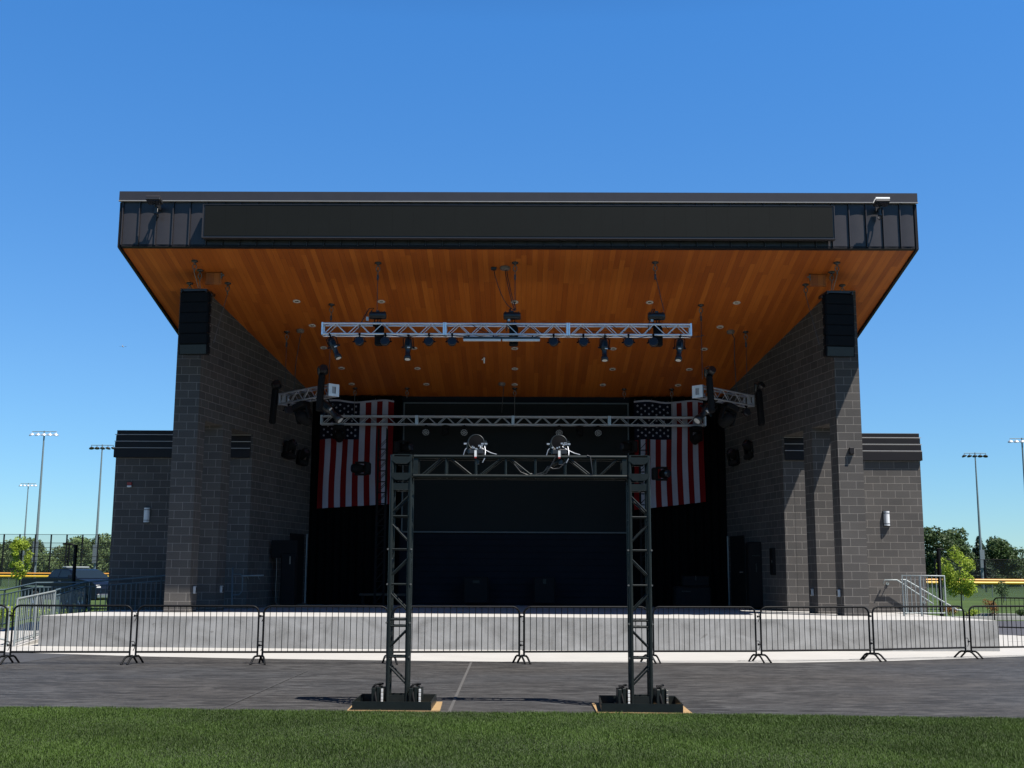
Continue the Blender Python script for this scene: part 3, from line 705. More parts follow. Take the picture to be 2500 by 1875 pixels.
# hoists
def make_hoist(lab, loc, cable_side=-1):
    t = thing('chain_hoist', lab, 'hoist', loc, group='black hoists above the front truss')
    a = MB(); T = TR((0, 0, .33), (0, R(90), 0)); a.lathe([(.075, -.21), (.095, -.19), (.10, -.10), (.10, .10), (.095, .19), (.075, .21)], T, 0, 14)
    for x in (-.16, .16): a.cbox((x, 0, .42), (.03, .06, .03))
    a.cbox((0, 0, .43), (.08, .1, .05)); a.build('motor', 'black', t)
    a = MB()
    for x in (-.08, 0, .07): a.tube((x, 0, .25), (x*.8, .02, .10), .012, 0, 6)
    a.cbox((0, .0, .11), (.22, .12, .1)); a.build('hook_block', 'matte', t)
    a = MB(); a.bevbox((.04, .08, -.16), (.22, .16, .5), .03); a.build('chain_bag', 'matte', t)
    a = MB(); s = cable_side; a.path([(s*.2, 0, .38), (s*.1, 0, .52), (s*.22, 0, .50), (s*.33, 0, .3), (s*.42, 0, .12), (s*.46, 0, -.05)], .013, 0, 6); a.cbox((s*.25, -.02, .24), (.06, .06, .1), 1); a.build('control_cable', ['black', 'offwhite'], t)
    return t
h0 = make_hoist('black chain hoist with a looped cable above the left third of the front truss', (-3.52, 27.72, 7.58))
make_hoist('black chain hoist above the middle of the front truss', (-.22, 27.72, 7.58), -.3)
make_hoist('black chain hoist above the right third of the front truss', (3.32, 27.72, 7.58), -.45)
t = thing('led_bar', 'long white two-part light bar under the middle of the front truss', 'stage light', (-.47, 27.55, 7.30))
a = MB(); a.box((-.93, -.05, -.01), (.93, .05, .045)); 
for x in (-.8, -.2, .3, .75): a.cbox((x, .02, .06), (.04, .06, .05))
a.build('housing', 'black', t)
a = MB(); a.box((-.93, -.052, -.055), (-.02, .03, -.011)); a.box((.02, -.052, -.055), (.93, .03, -.011)); a.build('tube_lens', 'white', t)
# slack cables along the front truss
t = thing('truss_cables', 'black cables looped along the inside and underside of the front truss', 'cable', (-4.8, 27.68, 7.42))
a = MB(); x = .1
while x < 8.9:
    L = random.uniform(.5, .95); n = 8; d = random.uniform(.02, .09)
    a.path([(x+L*k/n, random.uniform(-.01, .01), .012-d*math.sin(math.pi*k/n)) for k in range(n+1)], .009, 0, 5); x += L
for (xa, xb, zt, zb) in ((3.6, 4.1, .27, .05), (4.9, 5.6, .26, .02), (7.0, 7.6, .27, .06), (6.2, 6.9, .22, .1), (8.3, 8.7, .28, .0)):
    a.path([(xa+(xb-xa)*k/8, 0, zt+(zb-zt)*(k/8)-.06*math.sin(math.pi*k/8)) for k in range(9)], .009, 0, 5)
a.build('cords', 'black', t)

# rear truss lamps (facing the viewer)
def make_rear(lab, loc):
    t = thing('led_par_lamp', lab, 'stage light', loc, group='round lamps under the rear truss')
    a = MB(); a.path([(-.14, 0, -.25), (-.14, 0, -.09), (0, 0, -.05), (.14, 0, -.09), (.14, 0, -.25)], .012, 0, 6); a.tube((0,0,-.05), (0,0,.05), .016); a.build('yoke', 'matte', t)
    T = TR((0, 0, -.24), (R(90+28), 0, 0)); a = MB(); a.lathe([(.07, -.12), (.11, -.1), (.135, .03), (.135, .07), (.12, .072)], T, 0, 18); b = a.build('housing', 'matte', t)
    a = MB()
    for rr, nn_ in ((0, 1), (.045, 6), (.092, 12)):
        for k in range(nn_):
            an = 2*math.pi*k/nn_; Tk = T @ TR((rr*math.cos(an), rr*math.sin(an), .073)); a.lathe([(.017, 0), (.013, .008), (0, .01)], Tk, 0, 8)
    a.build('led_lenses', 'offwhite', b)
    return t
rl = None
for k, (x, lab) in enumerate(((-2.97, 'round lamp with bright lens dots under the rear truss, leftmost of the four'), (-1.77, 'round lamp with bright lens dots under the rear truss, second from the left'), (1.21, 'round lamp with bright lens dots under the rear truss, third from the left'), (2.43, 'round lamp with bright lens dots under the rear truss, rightmost of the four'))):
    if rl is None: rl = make_rear(lab, (x, 36.0, 6.3))
    else: dup(rl, (x, 36.0, 6.3), label=lab)
def make_mover(lab, loc, rot=(0,0,0), s=1., grp='black moving-head lamps on the stage rig', tilt=R(60), mat='matte', name='moving_head'):
    t = thing(name, lab, 'moving-head light', loc, group=grp, rot=rot); t.scale = (s, s, s)
    a = MB(); a.bevbox((0, 0, .06), (.30, .26, .12), .02); a.build('base', mat, t)
    a = MB(); a.bevbox((-.15, 0, .25), (.05, .12, .30), .015); a.bevbox((.15, 0, .25), (.05, .12, .30), .015); a.cbox((0, 0, .135), (.3, .1, .03)); a.build('yoke', mat, t)
    T = TR((0, 0, .33), (tilt, 0, 0)); a = MB(); a.lathe([(.05, -.17), (.10, -.15), (.12, -.05), (.125, .05), (.11, .13), (.10, .15)], T, 0, 18); b = a.build('head', mat, t)
    a = MB(); a.lathe([(.098, .146), (.06, .16), (0, .165)], T, 0, 16); a.build('lens', 'glass', b)
    return t
make_mover('black moving-head lamp hanging from the rear truss before the left flag', (-5.7, 36.0, 6.25), (R(180), 0, 0), 1.1)
make_mover('black moving-head lamp hanging from the rear truss before the right flag', (5.5, 36.0, 6.25), (R(180), 0, .3), 1.15)
make_mover('black lamp head between the first two round lamps under the rear truss', (-2.35, 36.0, 6.25), (R(180), 0, .8), .7)
make_mover('black lamp head between the last two round lamps under the rear truss', (1.85, 36.0, 6.25), (R(180), 0, -.8), .7)
make_mover('black lamp fixed low on the left side wall below the side truss, paired', (-6.95, 34.4, 5.05), (0, R(12), R(60)), 1.2)
make_mover('black lamp low on the left side wall, the nearer one to the flag', (-6.75, 35.5, 4.95), (0, R(12), R(40)), 1.1)
make_mover('black lamp low on the right side wall, nearer the opening', (6.9, 34.5, 5.1), (0, R(-12), R(-60)), 1.2)
make_mover('black lamp low on the right side wall, the one nearer the flag', (6.6, 35.5, 5.0), (0, R(-12), R(-40)), 1.1)
# black side-truss lamps: tall batten light columns and profile spots
def batten(lab, loc, rot, h=.95):
    t = thing('batten_light', lab, 'stage light', loc, group='tall black batten lights on the side trusses', rot=rot)
    a = MB(); a.bevbox((0, 0, -h/2+.12), (.16, .15, h), .03); a.build('housing', 'matte', t)
    a = MB(); a.bevbox((0, -.08, -h/2+.12), (.12, .02, h*.9), .008); a.build('face', 'matte', t)
    a = MB(); T = TR((.06, -.02, .22), (R(60), R(20), 0)); a.lathe([(.06, -.13), (.10, -.1), (.11, .06), (.1, .1)], T, 0, 14); a.lathe([(.03, -.12), (.06, -.05), (.06, .05), (.05, .1)], TR((-.08, 0, .18), (R(20), 0, 0)), 0, 10); a.path([(-.1,0,.1),(-.12,0,.3),(0,0,.36),(.12,0,.3)], .015); a.build('clamp', 'black', t)
for s in (-1, 1):
    side = 'left' if s < 0 else 'right'
    xn, xf = (-5.24, -6.85) if s < 0 else (4.95, 6.62)
    batten(f'tall black batten light over the near end of the {side} side truss', (xn, 29.95, 6.72), (0, R(-3*s), R(10*s)), 1.0)
    batten(f'tall black batten light over the far end of the {side} side truss', (xf, 31.8, 6.62), (0, R(-4*s), R(25*s)), 1.0)
    x1, x2 = (-5.4, -6.0) if s < 0 else (5.2, 5.7)
    dup(q0, (x1, 30.6, 6.25), rot=(0, R(-45 if s < 0 else 45), R(10)), label=f'black profile spot slanting inwards under the {side} side truss', group='profile spots on the side trusses', scale=(1.35, 1.35, 1.35))
    make_mover(f'black moving-head lamp hanging under the middle of the {side} side truss', (x2, 31.1, 6.22), (R(180), R(20*s), R(30*s)), 1.35)
    dup(p0, ((-6.4 if s < 0 else 6.2), 31.5, 6.22), rz=.5, label=f'black par lamp under the far end of the {side} side truss', group='par lamps on the side trusses')
# tower trusses behind with lamps
def tower(lab, loc, H):
    t = thing('tower_truss', lab, 'truss tower', loc, group='thin black truss towers at the back')
    a = MB(); w_ = .13
    for x in (-w_, w_):
        for y in (-w_, w_): a.tube((x, y, 0), (x, y, H), .02, 0, 6)
    z = .05; k = 0
    while z < H-.35:
        for y in (-w_, w_):
            a.tube((-w_, y, z), (w_, y, z), .010, 0, 5); a.tube((-w_, y, z+.02), (w_, y, z+.30) if k % 2 else (w_, y, z+.3), .010, 0, 5)
        for x in (-w_, w_): a.tube((x, -w_, z), (x, w_, z+.3), .010, 0, 5)
        z += .33; k += 1
    a.build('lattice', 'matte', t); a = MB(); a.box((-.3, -.3, 0), (.3, .3, .015)); a.build('base_plate', 'matte', t)
tower('thin black truss tower in front of the left flag', (-4.2, 35.0, FL), 5.3)
tower('thin black truss tower at the left edge of the right flag', (3.75, 35.0, FL), 5.1)
make_mover('black moving-head lamp on the left tower in front of the flag', (-4.55, 35.0, 4.8), (0, R(-90), 0), 1.2, tilt=R(30))
make_mover('black moving-head lamp on the inner side of the left tower', (-3.85, 35.0, 5.45), (0, R(90), 0), 1.2, tilt=R(40))
make_mover('black moving-head lamp on the right tower in front of the flag', (3.98, 35.0, 4.68), (0, R(90), 0), 1.2, tilt=R(70))
make_mover('black moving-head lamp on the inner side of the right tower', (3.55, 35.0, 5.5), (0, R(-90), 0), 1.1, tilt=R(40))

# ------------------------------------------------------------------ speaker arrays
for s in (-1, 1):
    side = 'left' if s < 0 else 'right'; x0 = -8.11 if s < 0 else 7.87
    t = thing('speaker_array', f'tall black line of hanging speakers in front of the {side} pier', 'speakers', (x0, 27.95, 8.58), R(6*s), group='hanging speaker arrays')
    a = MB(); a.box((-.30, -.05, -.02), (.30, .45, .03)); a.box((-.33, -.1, -.06), (-.30, .5, .02)); a.box((.30, -.1, -.06), (.33, .5, .02)); a.build('rigging_frame', 'black', t)
    y, z, ang = 0., -.04, 0.
    for k in range(6):
        hh = .262; 
        if k == 5: ang += R(3)
        T = TR((0, y, z), (ang, 0, 0))
        a = MB(); n = 8; wf = .365; wb = .26
        vs = [(-wf, -.02, 0), (wf, -.02, 0), (wb, .4, 0), (-wb, .4, 0)]; vs = vs+[(v[0], v[1], -hh+.006) for v in vs]
        a.add([T @ Vector(v) for v in vs], [(0,1,2,3),(7,6,5,4),(0,4,5,1),(1,5,6,2),(2,6,7,3),(3,7,4,0)], 0)
        c = a.build('cabinet', 'matte', t)
        a = MB(); a.box((-.335, -.034, -hh+.02), (.335, -.022, -.014), 0, T); a.build('grille', 'black' if k == 5 else 'matte', c)
        a = MB(); a.box((s*-.37-.012, .02, -hh+.03), (s*-.37+.012, .14, -.02), 0, T); a.cbox((s*-.372, .1, -.05), (.05, .04, .03), 1, T); a.build('link_plate', ['matte', 'steel'], c)
        if k >= 2: ang += R(1.6)
        z -= hh*math.cos(ang); y += hh*math.sin(ang)*.9

# ------------------------------------------------------------------ flags
def flag(x0, x1, zt, zbl, zbr, y, lab):
    t = thing('flag', lab, 'flag', ((x0+x1)/2, y, zt), group='two large striped flags at the back of the stage')
    W = x1-x0; nx, nz = 65, 60; a = MB()
    def pt(u, v, off=0):
        zb = zbl+(zbr-zbl)*u; sag = .035*math.sin(u*math.pi*3)*(1-v); zz = (zt+sag)+(zb-zt)*v
        yy = .028*math.sin(u*19+v*2.6+math.sin(v*3.1))+.03*math.sin(u*8-v*5+1.2*math.sin(u*5))*(.3+v)+.016*math.sin(v*13+u*6)*math.sin(u*7)
        return (x0+W*(u+.012*math.sin(v*5+u*3)*v-.5)-x0+0-0, yy-off, zz-zt)
    vs = [pt(i/nx, j/nz) for j in range(nz+1) for i in range(nx+1)]
    o0 = len(a.v); a.v += vs
    for j in range(nz):
        for i in range(nx):
            u = (i+.5)/nx; st = int(u*13); v = (j+.5)/nz
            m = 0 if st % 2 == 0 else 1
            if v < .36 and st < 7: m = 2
            if v < .018: m = 1
            a.f.append((j*(nx+1)+i, j*(nx+1)+i+1, (j+1)*(nx+1)+i+1, (j+1)*(nx+1)+i)); a.m.append(m); a.sm.append(True)
    # stars, 9 across and 11 down, staggered
    for r_ in range(11):
        for c_ in range(9):
            if (r_+c_) % 2: continue
            u = 7/13*(c_+1)/10; v = .02+.34*(r_+1)/12; cx, cy, cz = pt(u, v, .006); rad = .046
            pts = []
            for k in range(10):
                an = math.pi/2+math.pi*k/5; q = rad if k % 2 == 0 else rad*.42
                pts.append((cx+q*math.cos(an), cy, cz+q*math.sin(an)))
            a.add([(cx, cy, cz)]+pts, [(0, 1+k, 1+(k+1) % 10) for k in range(10)], 1)
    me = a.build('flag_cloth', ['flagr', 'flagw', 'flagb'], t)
    a = MB(); 
    for k in range(5): u = .02+k*.24; p = pt(u, .005, .01); a.tube((p[0], p[1]-.005, p[2]), (p[0], p[1]+.1, p[2]+.1), .006, 0, 5)
    a.build('tie_cords', 'steel', t)
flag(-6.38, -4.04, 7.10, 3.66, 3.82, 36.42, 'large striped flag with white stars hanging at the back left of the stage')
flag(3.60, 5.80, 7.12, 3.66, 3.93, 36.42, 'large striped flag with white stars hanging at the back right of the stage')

# ------------------------------------------------------------------ things on the stage deck
def gear(lab, loc, name, cat, boxes, mats, rz=0):
    t = thing(name, lab, cat, loc, rz)
    for k, (pn, c, d, m) in enumerate(boxes): a = MB(); a.bevbox(c, d, min(d)*.08, 0); a.build(pn, m, t)
    return t
gear('black monitor screen on a dark rolling stand by the left stage wall', (-6.75, 33.7, FL), 'monitor_stand', 'monitor', [('screen', (-.05, -.05, 1.62), (.75, .08, .5), 'matte'), ('cabinet', (.08, .05, .75), (.42, .4, 1.5), 'matte'), ('handle', (.14, -.17, 1.3), (.03, .03, .22), 'steel')], None)
t = thing('hanging_cord', 'pale cord dropping from the black monitor to the stage floor', 'cable', (-7.0, 33.55, FL)); a = MB(); a.path([(0, 0, 1.35), (.01, 0, .9), (.0, 0, .5), (.03, 0, .1), (.1, -.05, .02), (.35, -.1, .02)], .012, 0, 6); a.build('cord', 'steel', t)
gear('black equipment case pile on the stage right of the right tower', (5.2, 35.6, FL), 'equipment_cases', 'road case', [('case', (0, 0, .3), (1.1, .6, .6), 'matte'), ('case', (.1, 0, .76), (.8, .5, .3), 'matte'), ('latch', (-.2, -.31, .45), (.25, .02, .03), 'gun'), ('latch', (.1, -.26, .85), (.03, .02, .14), 'gun')], None)
gear('tall black speaker cabinet against the right stage wall next to the door', (6.85, 34.2, FL), 'speaker_cabinet', 'speaker', [('cabinet', (0, 0, .95), (.45, .5, 1.9), 'matte'), ('badge', (0, -.26, 1.5), (.2, .02, .03), 'gun'), ('handle', (0, -.26, 1.15), (.03, .02, .25), 'gun')], None)
gear('black panel box fixed on the right side wall', (7.18, 33.2, 2.05), 'panel_box', 'electrical box', [('box', (0, 0, 0), (.12, .42, .75), 'matte'), ('latch', (-.065, -.12, 0), (.02, .03, .06), 'steel')], None)
gear('round black fan unit at the back of the stage left of centre', (-1.35, 36.1, FL), 'floor_fan', 'fan', [('housing', (0, 0, .45), (.75, .35, .8), 'matte'), ('control_panel', (0, -.18, .7), (.2, .02, .08), 'gun')], None)
gear('round black fan unit at the back of the stage right of centre', (.75, 36.1, FL), 'floor_fan', 'fan', [('housing', (0, 0, .45), (.65, .35, .8), 'matte'), ('control_panel', (0, -.18, .72), (.1, .02, .14), 'gun')], None)
gear('low dark bench at the back of the stage left of the gantry tower', (-4.2, 35.9, FL), 'low_bench', 'bench', [('top', (0, 0, .3), (1.4, .35, .06), 'bark'), ('leg', (-.6, 0, .135), (.06, .3, .27), 'matte'), ('leg', (.6, 0, .135), (.06, .3, .27), 'matte')], None)
# handrail inside left opening 2
t = thing('stage_gate_rail', 'small grey handrail by the left opening at stage level', 'handrail', (-7.75, 31.5, FL))
a = MB(); a.path([(-.2, 0, 0), (-.2, 0, 1.05), (.0, 0, 1.07), (.02, 0, .02)], .022); a.path([(.03, 0, .9), (.22, 0, .9), (.28, 0, .8), (.28, 0, .45), (.2, 0, .35), (.03, 0, .35)], .016); a.build('rail', 'raildark', t)
t = thing('wall_handrail', 'short grey handrail bracketed to the wall seen through the left opening', 'handrail', (-7.55, 32.2, FL+.85)); a = MB(); a.tube((-.1, -.06, 0), (.5, -.06, .02), .02); a.tube((.05, -.06, 0), (.05, .1, -.08), .012); a.tube((.35, -.06, 0), (.35, .1, -.08), .012); a.build('rail', 'railgrey', t)

# ------------------------------------------------------------------ gantry
G = thing('gantry', 'dark gunmetal truss frame standing in front of the stage with two lamps on top', 'truss frame', (0, 15.0, 0))
GS = (0, 15.0, 0)
hw = .145; cr = .0255
def gt(mb, name, mats='gun', par=None): return mb.build(name, mats, par or G, GS)
for cx, s in ((-1.535, -1), (1.525, 1)):
    a = MB(); z0, z1 = .06, 2.80; h = hw-cr
    for x in (-h, h):
        for y in (-h, h): a.tube((cx+x, 15+y, z0), (cx+x, 15+y, z1), cr, 0, 12)
    for zz in (z0+.05, z1-.04):
        a.box((cx-h, 15-h-.012, zz-.045), (cx+h, 15-h+.012, zz+.045)); a.box((cx-h, 15+h-.012, zz-.045), (cx+h, 15+h+.012, zz+.045))
        a.box((cx-h-.012, 15-h+.013, zz-.045), (cx-h+.012, 15+h-.013, zz+.045)); a.box((cx+h-.012, 15-h+.013, zz-.045), (cx+h+.012, 15+h-.013, zz+.045))
    z = z0+.10; k = 0; st = .44
    levels = [.62, 1.08, 1.52, 1.96, 2.38]
    lv = [z0+.12]+levels+[z1-.1]
    for zz in (.62, 1.08, 1.0, 1.52, 1.96, 2.38):
        for y in (-h, h): a.tube((cx-h, 15+y, zz), (cx+h, 15+y, zz), .0125, 0, 8)
        for x in (-h, h): a.tube((cx+x, 15-h, zz-.03), (cx+x, 15+h, zz-.03), .0125, 0, 8)
    for i in range(len(lv)-1):
        za, zb = lv[i]+.05, lv[i+1]-.05; d = 1 if (i % 2 == 0) == (s > 0) else -1
        zm = (za+zb)/2; 
        for y in (-h, h): a.tube((cx-h*d, 15+y, zm-.12), (cx+h*d, 15+y, zm+.12), .0125, 0, 8)
        for x in (-h, h): a.tube((cx+x, 15-h*d, zm-.12), (cx+x, 15+h*d, zm+.12), .0125, 0, 8)
    tw = gt(a, 'tower')
    # joint bolts
    a = MB()
    for zz in (1.04, .62, 1.52, 1.96): a.tube((cx-h-.03, 15-h, zz), (cx-h-.03, 15-h-.03, zz), .012); a.tube((cx+h+.028, 15-h, zz), (cx+h+.028, 15-h-.03, zz), .012)
    a.build('bolts', 'steel', tw, GS)
    # corner block
    a = MB()
    for x in (-h, h):
        for y in (-h, h): a.tube((cx+x, 15+y, 2.80), (cx+x, 15+y, 3.17), cr*.9, 0, 10)
    for zz in (3.10, 2.89):
        for y, sg in ((-h, -1), (h, 1)):
            yy = 15+y+sg*.02; n = [(cx-h-.015, zz+.045), (cx+h+.015, zz+.045), (cx+h+.015, zz), (cx+h-.045, zz-.045), (cx-h+.045, zz-.045), (cx-h-.015, zz)]
            a.add([(p[0], yy-.006, p[1]) for p in n]+[(p[0], yy+.006, p[1]) for p in n], [(0,1,2,3,4,5),(11,10,9,8,7,6)]+[(i, (i+1) % 6, 6+(i+1) % 6, 6+i) for i in range(6)])
        for x, sg in ((-h, -1), (h, 1)):
            xx = cx+x+sg*.02; a.box((xx-.006, 15-h+.03, zz-.045), (xx+.006, 15+h-.03, zz+.045))
    a.box((cx-h, 15-h, 3.165), (cx+h, 15+h, 3.178)); gt(a, 'corner_block')
# beam
h = .125; a = MB(); xa, xb = -1.38, 1.37; zc = 3.02
for y in (-h, h):
    for z in (-h, h): a.tube((xa, 15+y, zc+z), (xb, 15+y, zc+z), cr, 0, 12)
npan = 6; wv = [-.96+k*.385 for k in range(6)]
for x in wv:
    for y in (-h, h): a.tube((x, 15+y, zc-h), (x, 15+y, zc+h), .012, 0, 8)
    for z in (-h, h): a.tube((x, 15-h, zc+z), (x, 15+h, zc+z), .012, 0, 8)
ends = [xa+.06]+wv+[xb-.06]
for i in range(len(ends)-1):
    d = 1 if i % 2 == 0 else -1
    u0, u1 = ends[i]+.06, ends[i+1]-.06
    if d < 0: u0, u1 = u1, u0
    for y in (-h, h): a.tube((u0, 15+y, zc-h+.02), (u1, 15+y, zc+h-.02), .012, 0, 8)
    for z in (-h, h): a.tube((u0, 15-h, zc+z), (u1, 15+h, zc+z), .0115, 0, 8)
for x in (xa+.03, xb-.03):
    for y in (-h, h): a.box((x-.03, 15+y-.012, zc-h-.012), (x+.03, 15+y+.012, zc+h+.012))
gt(a, 'beam')
# cables on the beam
t = thing('beam_cables', 'black cords draped through the gantry beam between its two lamps', 'cable', (0, 14.87, 2.9))
for pts_, r_c in (
    ([(-.08, 14.86, 3.05), (0, 14.86, 2.95), (.1, 14.87, 2.91), (.22, 14.87, 2.90), (.33, 14.86, 2.93), (.42, 14.85, 3.08), (.46, 14.85, 3.17)], .008),
    ([(-.05, 14.89, 3.03), (.08, 14.89, 2.94), (.2, 14.9, 2.92), (.3, 14.88, 2.95), (.36, 14.87, 3.03)], .008),
    ([(.38, 14.86, 3.02), (.42, 14.85, 2.99), (.5, 14.85, 3.0), (.58, 14.86, 3.08)], .007),
    ([(.86, 14.85, 3.17), (.9, 14.85, 3.15), (.92, 14.85, 3.0), (.93, 14.86, 2.92), (.87, 14.86, 2.9)], .007),
    ): a = MB(); a.path(pts_, r_c, 0, 6); a.build('cord', 'black', t, (0, 14.87, 2.9))
# moving washes on top
for x, lab in ((-.58, 'round silver-edged wash lamp with cables on top of the gantry beam, left one'), (.5, 'round wash lamp with cables on top of the gantry beam, right one')):
    t = thing('wash_lamp', lab, 'moving-head light', (x, 15.0, 3.17), group='two wash lamps on the gantry beam')
    a = MB(); a.bevbox((0, 0, .05), (.2, .2, .09), .02); a.build('base', 'black', t)
    a = MB(); a.path([(-.105, 0, .05), (-.11, 0, .14), (-.09, 0, .17)], .016); a.path([(.105, 0, .05), (.12, 0, .14), (.12, 0, .2)], .016); a.bevbox((-.11, 0, .13), (.035, .07, .09), .01); a.bevbox((.11, 0, .13), (.035, .07, .09), .01); a.build('yoke', 'gun', t)
    T = TR((0, .03, .165), (R(78), 0, 0)); a = MB(); a.lathe([(.04, -.09), (.085, -.07), (.10, -.01), (.105, .03), (.10, .055)], T, 0, 28); hd = a.build('head', 'black', t)
    a = MB(); n = 30; a.path([T @ Vector((.101*math.cos(2*math.pi*k/n), .101*math.sin(2*math.pi*k/n), .05)) for k in range(n+1)], .011, 0, 6); a.build('rim', 'gun', hd)
    a = MB(); a.lathe([(.096, .056), (.05, .059), (0, .060)], T, 0, 20); a.build('lens', 'void', hd)
    a = MB(); a.path([(-.1, -.02, .12), (-.14, -.03, .08), (-.165, -.03, 0)], .007, 0, 6); a.path([(.04, -.05, .12), (.12, -.06, .07), (.2, -.08, .03), (.27, -.1, .01)], .007, 0, 6); a.path([(.11, -.03, .14), (.125, -.1, .05), (.12, -.14, -.04), (.09, -.14, -.1)], .007, 0, 6)
    for q in range(7): a.cbox((random.uniform(-.09, .09), -.09, random.uniform(.08, .16)), (random.uniform(.015, .04), .03, .02))
    for q in (-.14, .13): a.cbox((q, -.04, .155), (.035, .03, .02))
    a.build('cables', 'trussgrey', t)
    a = MB(); a.cbox((.0, -.16, .015), (.03, .004, .085)); a.cbox((0, -.164, -.035), (.028, .004, .02), 1); a.build('tag', ['white', 'red'], t)
    a = MB(); a.cbox((.02, -.09, -.09), (.05, .06, .05)); a.tube((.02, -.09, -.07), (.02, -.09, .02), .014); a.build('clamp', 'black', t)
# base trays, plywood, weights
for k, (x0, x1, y0, y1, lab, rz) in enumerate(((-2.03, -1.07, 14.42, 15.34, 'left', 0), (1.0, 1.98, 14.34, 15.30, 'right', R(-2)))):
    cx, cy = (x0+x1)/2, (y0+y1)/2; W, D = x1-x0, y1-y0
    t = thing('plywood_board', f'thin plywood board under the {lab} gantry base tray', 'plywood', (cx, cy, .004), rz+R(2))
    a = MB(); a.box((-W/2-.07, -D/2-.02, 0), (W/2+.09, D/2+.05, .018)); a.build('board', 'ply', t)
    t = thing('base_tray', f'black steel tray holding down the {lab} tower of the gantry', 'base tray', (cx, cy, .022), rz, group='base trays of the gantry')
    a = MB()
    for p in (((-W/2, -D/2, 0), (W/2, -D/2+.012, .10)), ((-W/2, D/2-.012, 0), (W/2, D/2, .10)), ((-W/2, -D/2+.013, 0), (-W/2+.012, D/2-.013, .10)), ((W/2-.012, -D/2+.013, 0), (W/2, D/2-.013, .10))): a.box(*p)
    a.build('rim', 'gun', t)
    a = MB(); a.box((-W/2+.02, -.09, .0), (W/2-.02, .09, .02)); a.box((-.3, -D/2+.02, .003), (-.2, D/2-.02, .025)); a.box((.2, -D/2+.02, .003), (.3, D/2-.02, .025)); a.build('cross_bars', 'gun', t)
    for j, sx in enumerate((-1, 1)):
        side = 'left' if sx < 0 else 'right'
        ww = thing('ballast_weight', f'strapped grey ballast slabs on the {side} side of the {lab} gantry tower', 'weight', ((-1.535, 1.525)[k]+sx*.235, 14.93, .045), R(random.uniform(-8, 8)), group='ballast weights in the gantry trays')
        a = MB(); a.bevbox((-.045, 0, .10), (.05, .22, .20), .006); a.bevbox((.012, .01, .105), (.045, .22, .21), .006); a.bevbox((.062, 0, .10), (.03, .2, .2), .006); a.build('slab', 'gun', ww)
        a = MB()
        for q in range(4): a.bevbox((.066, -.11, .03+q*.047), (.026, .012, .040), .002)
        a.build('label_plates', 'offwhite' if not (k and j) else 'steel', ww)
        a = MB(); a.path([(-.06, -.08, .2), (-.03, -.1, .235), (.02, -.05, .25), (.05, .02, .24), (0, .05, .225), (-.04, 0, .235), (-.02, -.115, .12), (0, -.118, .02)], .013, 0, 6); a.build('strap', 'matte', ww)

# ------------------------------------------------------------------ crowd barricades
def make_barr(lab, loc, rz, Lb=2.27, fd=-.085):
    t = thing('crowd_barricade', lab, 'barricade', loc, rz, group='black crowd barricades in front of the stage')
    a = MB(); r = .13; zt, zb = 1.04, .21; pts = [(0, 0, .13)]
    pts += [(0, 0, zt-r)]+[(r-r*math.cos(an), 0, zt-r+r*math.sin(an)) for an in [math.pi/2*k/6 for k in range(1, 7)]]
    pts += [(Lb-r, 0, zt)]+[(Lb-r+r*math.sin(an), 0, zt-r+r*math.cos(an)) for an in [math.pi/2*k/6 for k in range(1, 7)]]+[(Lb, 0, .13)]
    a.path(pts, .019, 0, 8); a.tube((0, 0, zb), (Lb, 0, zb), .019, 0, 8); a.build('frame', 'barr', t)
    a = MB(); nb = 19
    for k in range(1, nb+1):
        x = Lb*k/(nb+1); z1 = zt if r < x < Lb-r else zt-r+math.sqrt(max(0, r*r-(r-min(x, Lb-x))**2)); a.tube((x, 0, zb), (x, 0, z1), .0065, 0, 6)
    a.build('bars', 'barr', t)
    for x in (0., Lb):
        a = MB(); dx, dy = -fd, .25
        a.path([(x-dx, -dy, .0), (x-dx*.55, -dy*.55, .11), (x-dx*.35, -dy*.35, .135), (x+dx*.35, dy*.35, .135), (x+dx*.55, dy*.55, .11), (x+dx, dy, 0)], .019, 0, 8); a.build('foot', 'barr', t)
    for z in (.86, .33): a = MB(); a.tube((0, 0, z), (-.055, 0, z), .012); a.tube((-.06, 0, z-.02), (-.06, 0, z+.02), .016); a.build('catch', 'barr', t)
    for z in (.93, .40): a = MB(); a.path([(Lb, 0, z), (Lb+.07, 0, z), (Lb+.085, 0, z-.03), (Lb+.085, 0, z-.12), (Lb+.06, 0, z-.17)], .007, 0, 5); a.build('hook', 'barr', t)
    return t
BP = [(-11.45,21.32,-9.37,21.46), (-9.27,21.48,-7.14,21.62), (-7.04,21.65,-4.84,21.80), (-4.75,21.82,-2.47,22.0), (-2.37,22.03,-.01,22.29), (.08,22.3,2.45,22.6), (2.56,22.65,4.56,22.86), (4.68,22.95,6.92,23.42), (7.02,23.5,9.13,24.3), (9.27,24.36,11.4,24.9)]
BL = ['at the left edge of the picture, cut by the frame', 'in front of the grey left ramp railing', 'in front of the left block pier', 'second one left of the gantry\'s left tower, before the dark stage opening', 'just right of the gantry\'s left tower', 'just left of the gantry\'s right tower', 'just right of the gantry\'s right tower', 'in front of the right block piers', 'in front of the right stage steps', 'at the right edge, crossing the end of the stage wall']
BL[3] = 'just left of the gantry\'s left tower'
b0 = None
for k, (x0, y0, x1, y1) in enumerate(BP):
    rz = math.atan2(y1-y0, x1-x0); L = math.hypot(x1-x0, y1-y0); lab = 'black steel barricade '+BL[k]
    zz = .006 if k > 7 else .004
    if k in (0, 3): b0 = make_barr(lab, (x0, y0, zz), rz, fd=-.085 if k == 0 else .085); b0.scale = (L/2.27, 1, 1)
    else: dup(b0, (x0, y0, zz), rz=rz, label=lab, scale=(L/2.27, 1, 1))
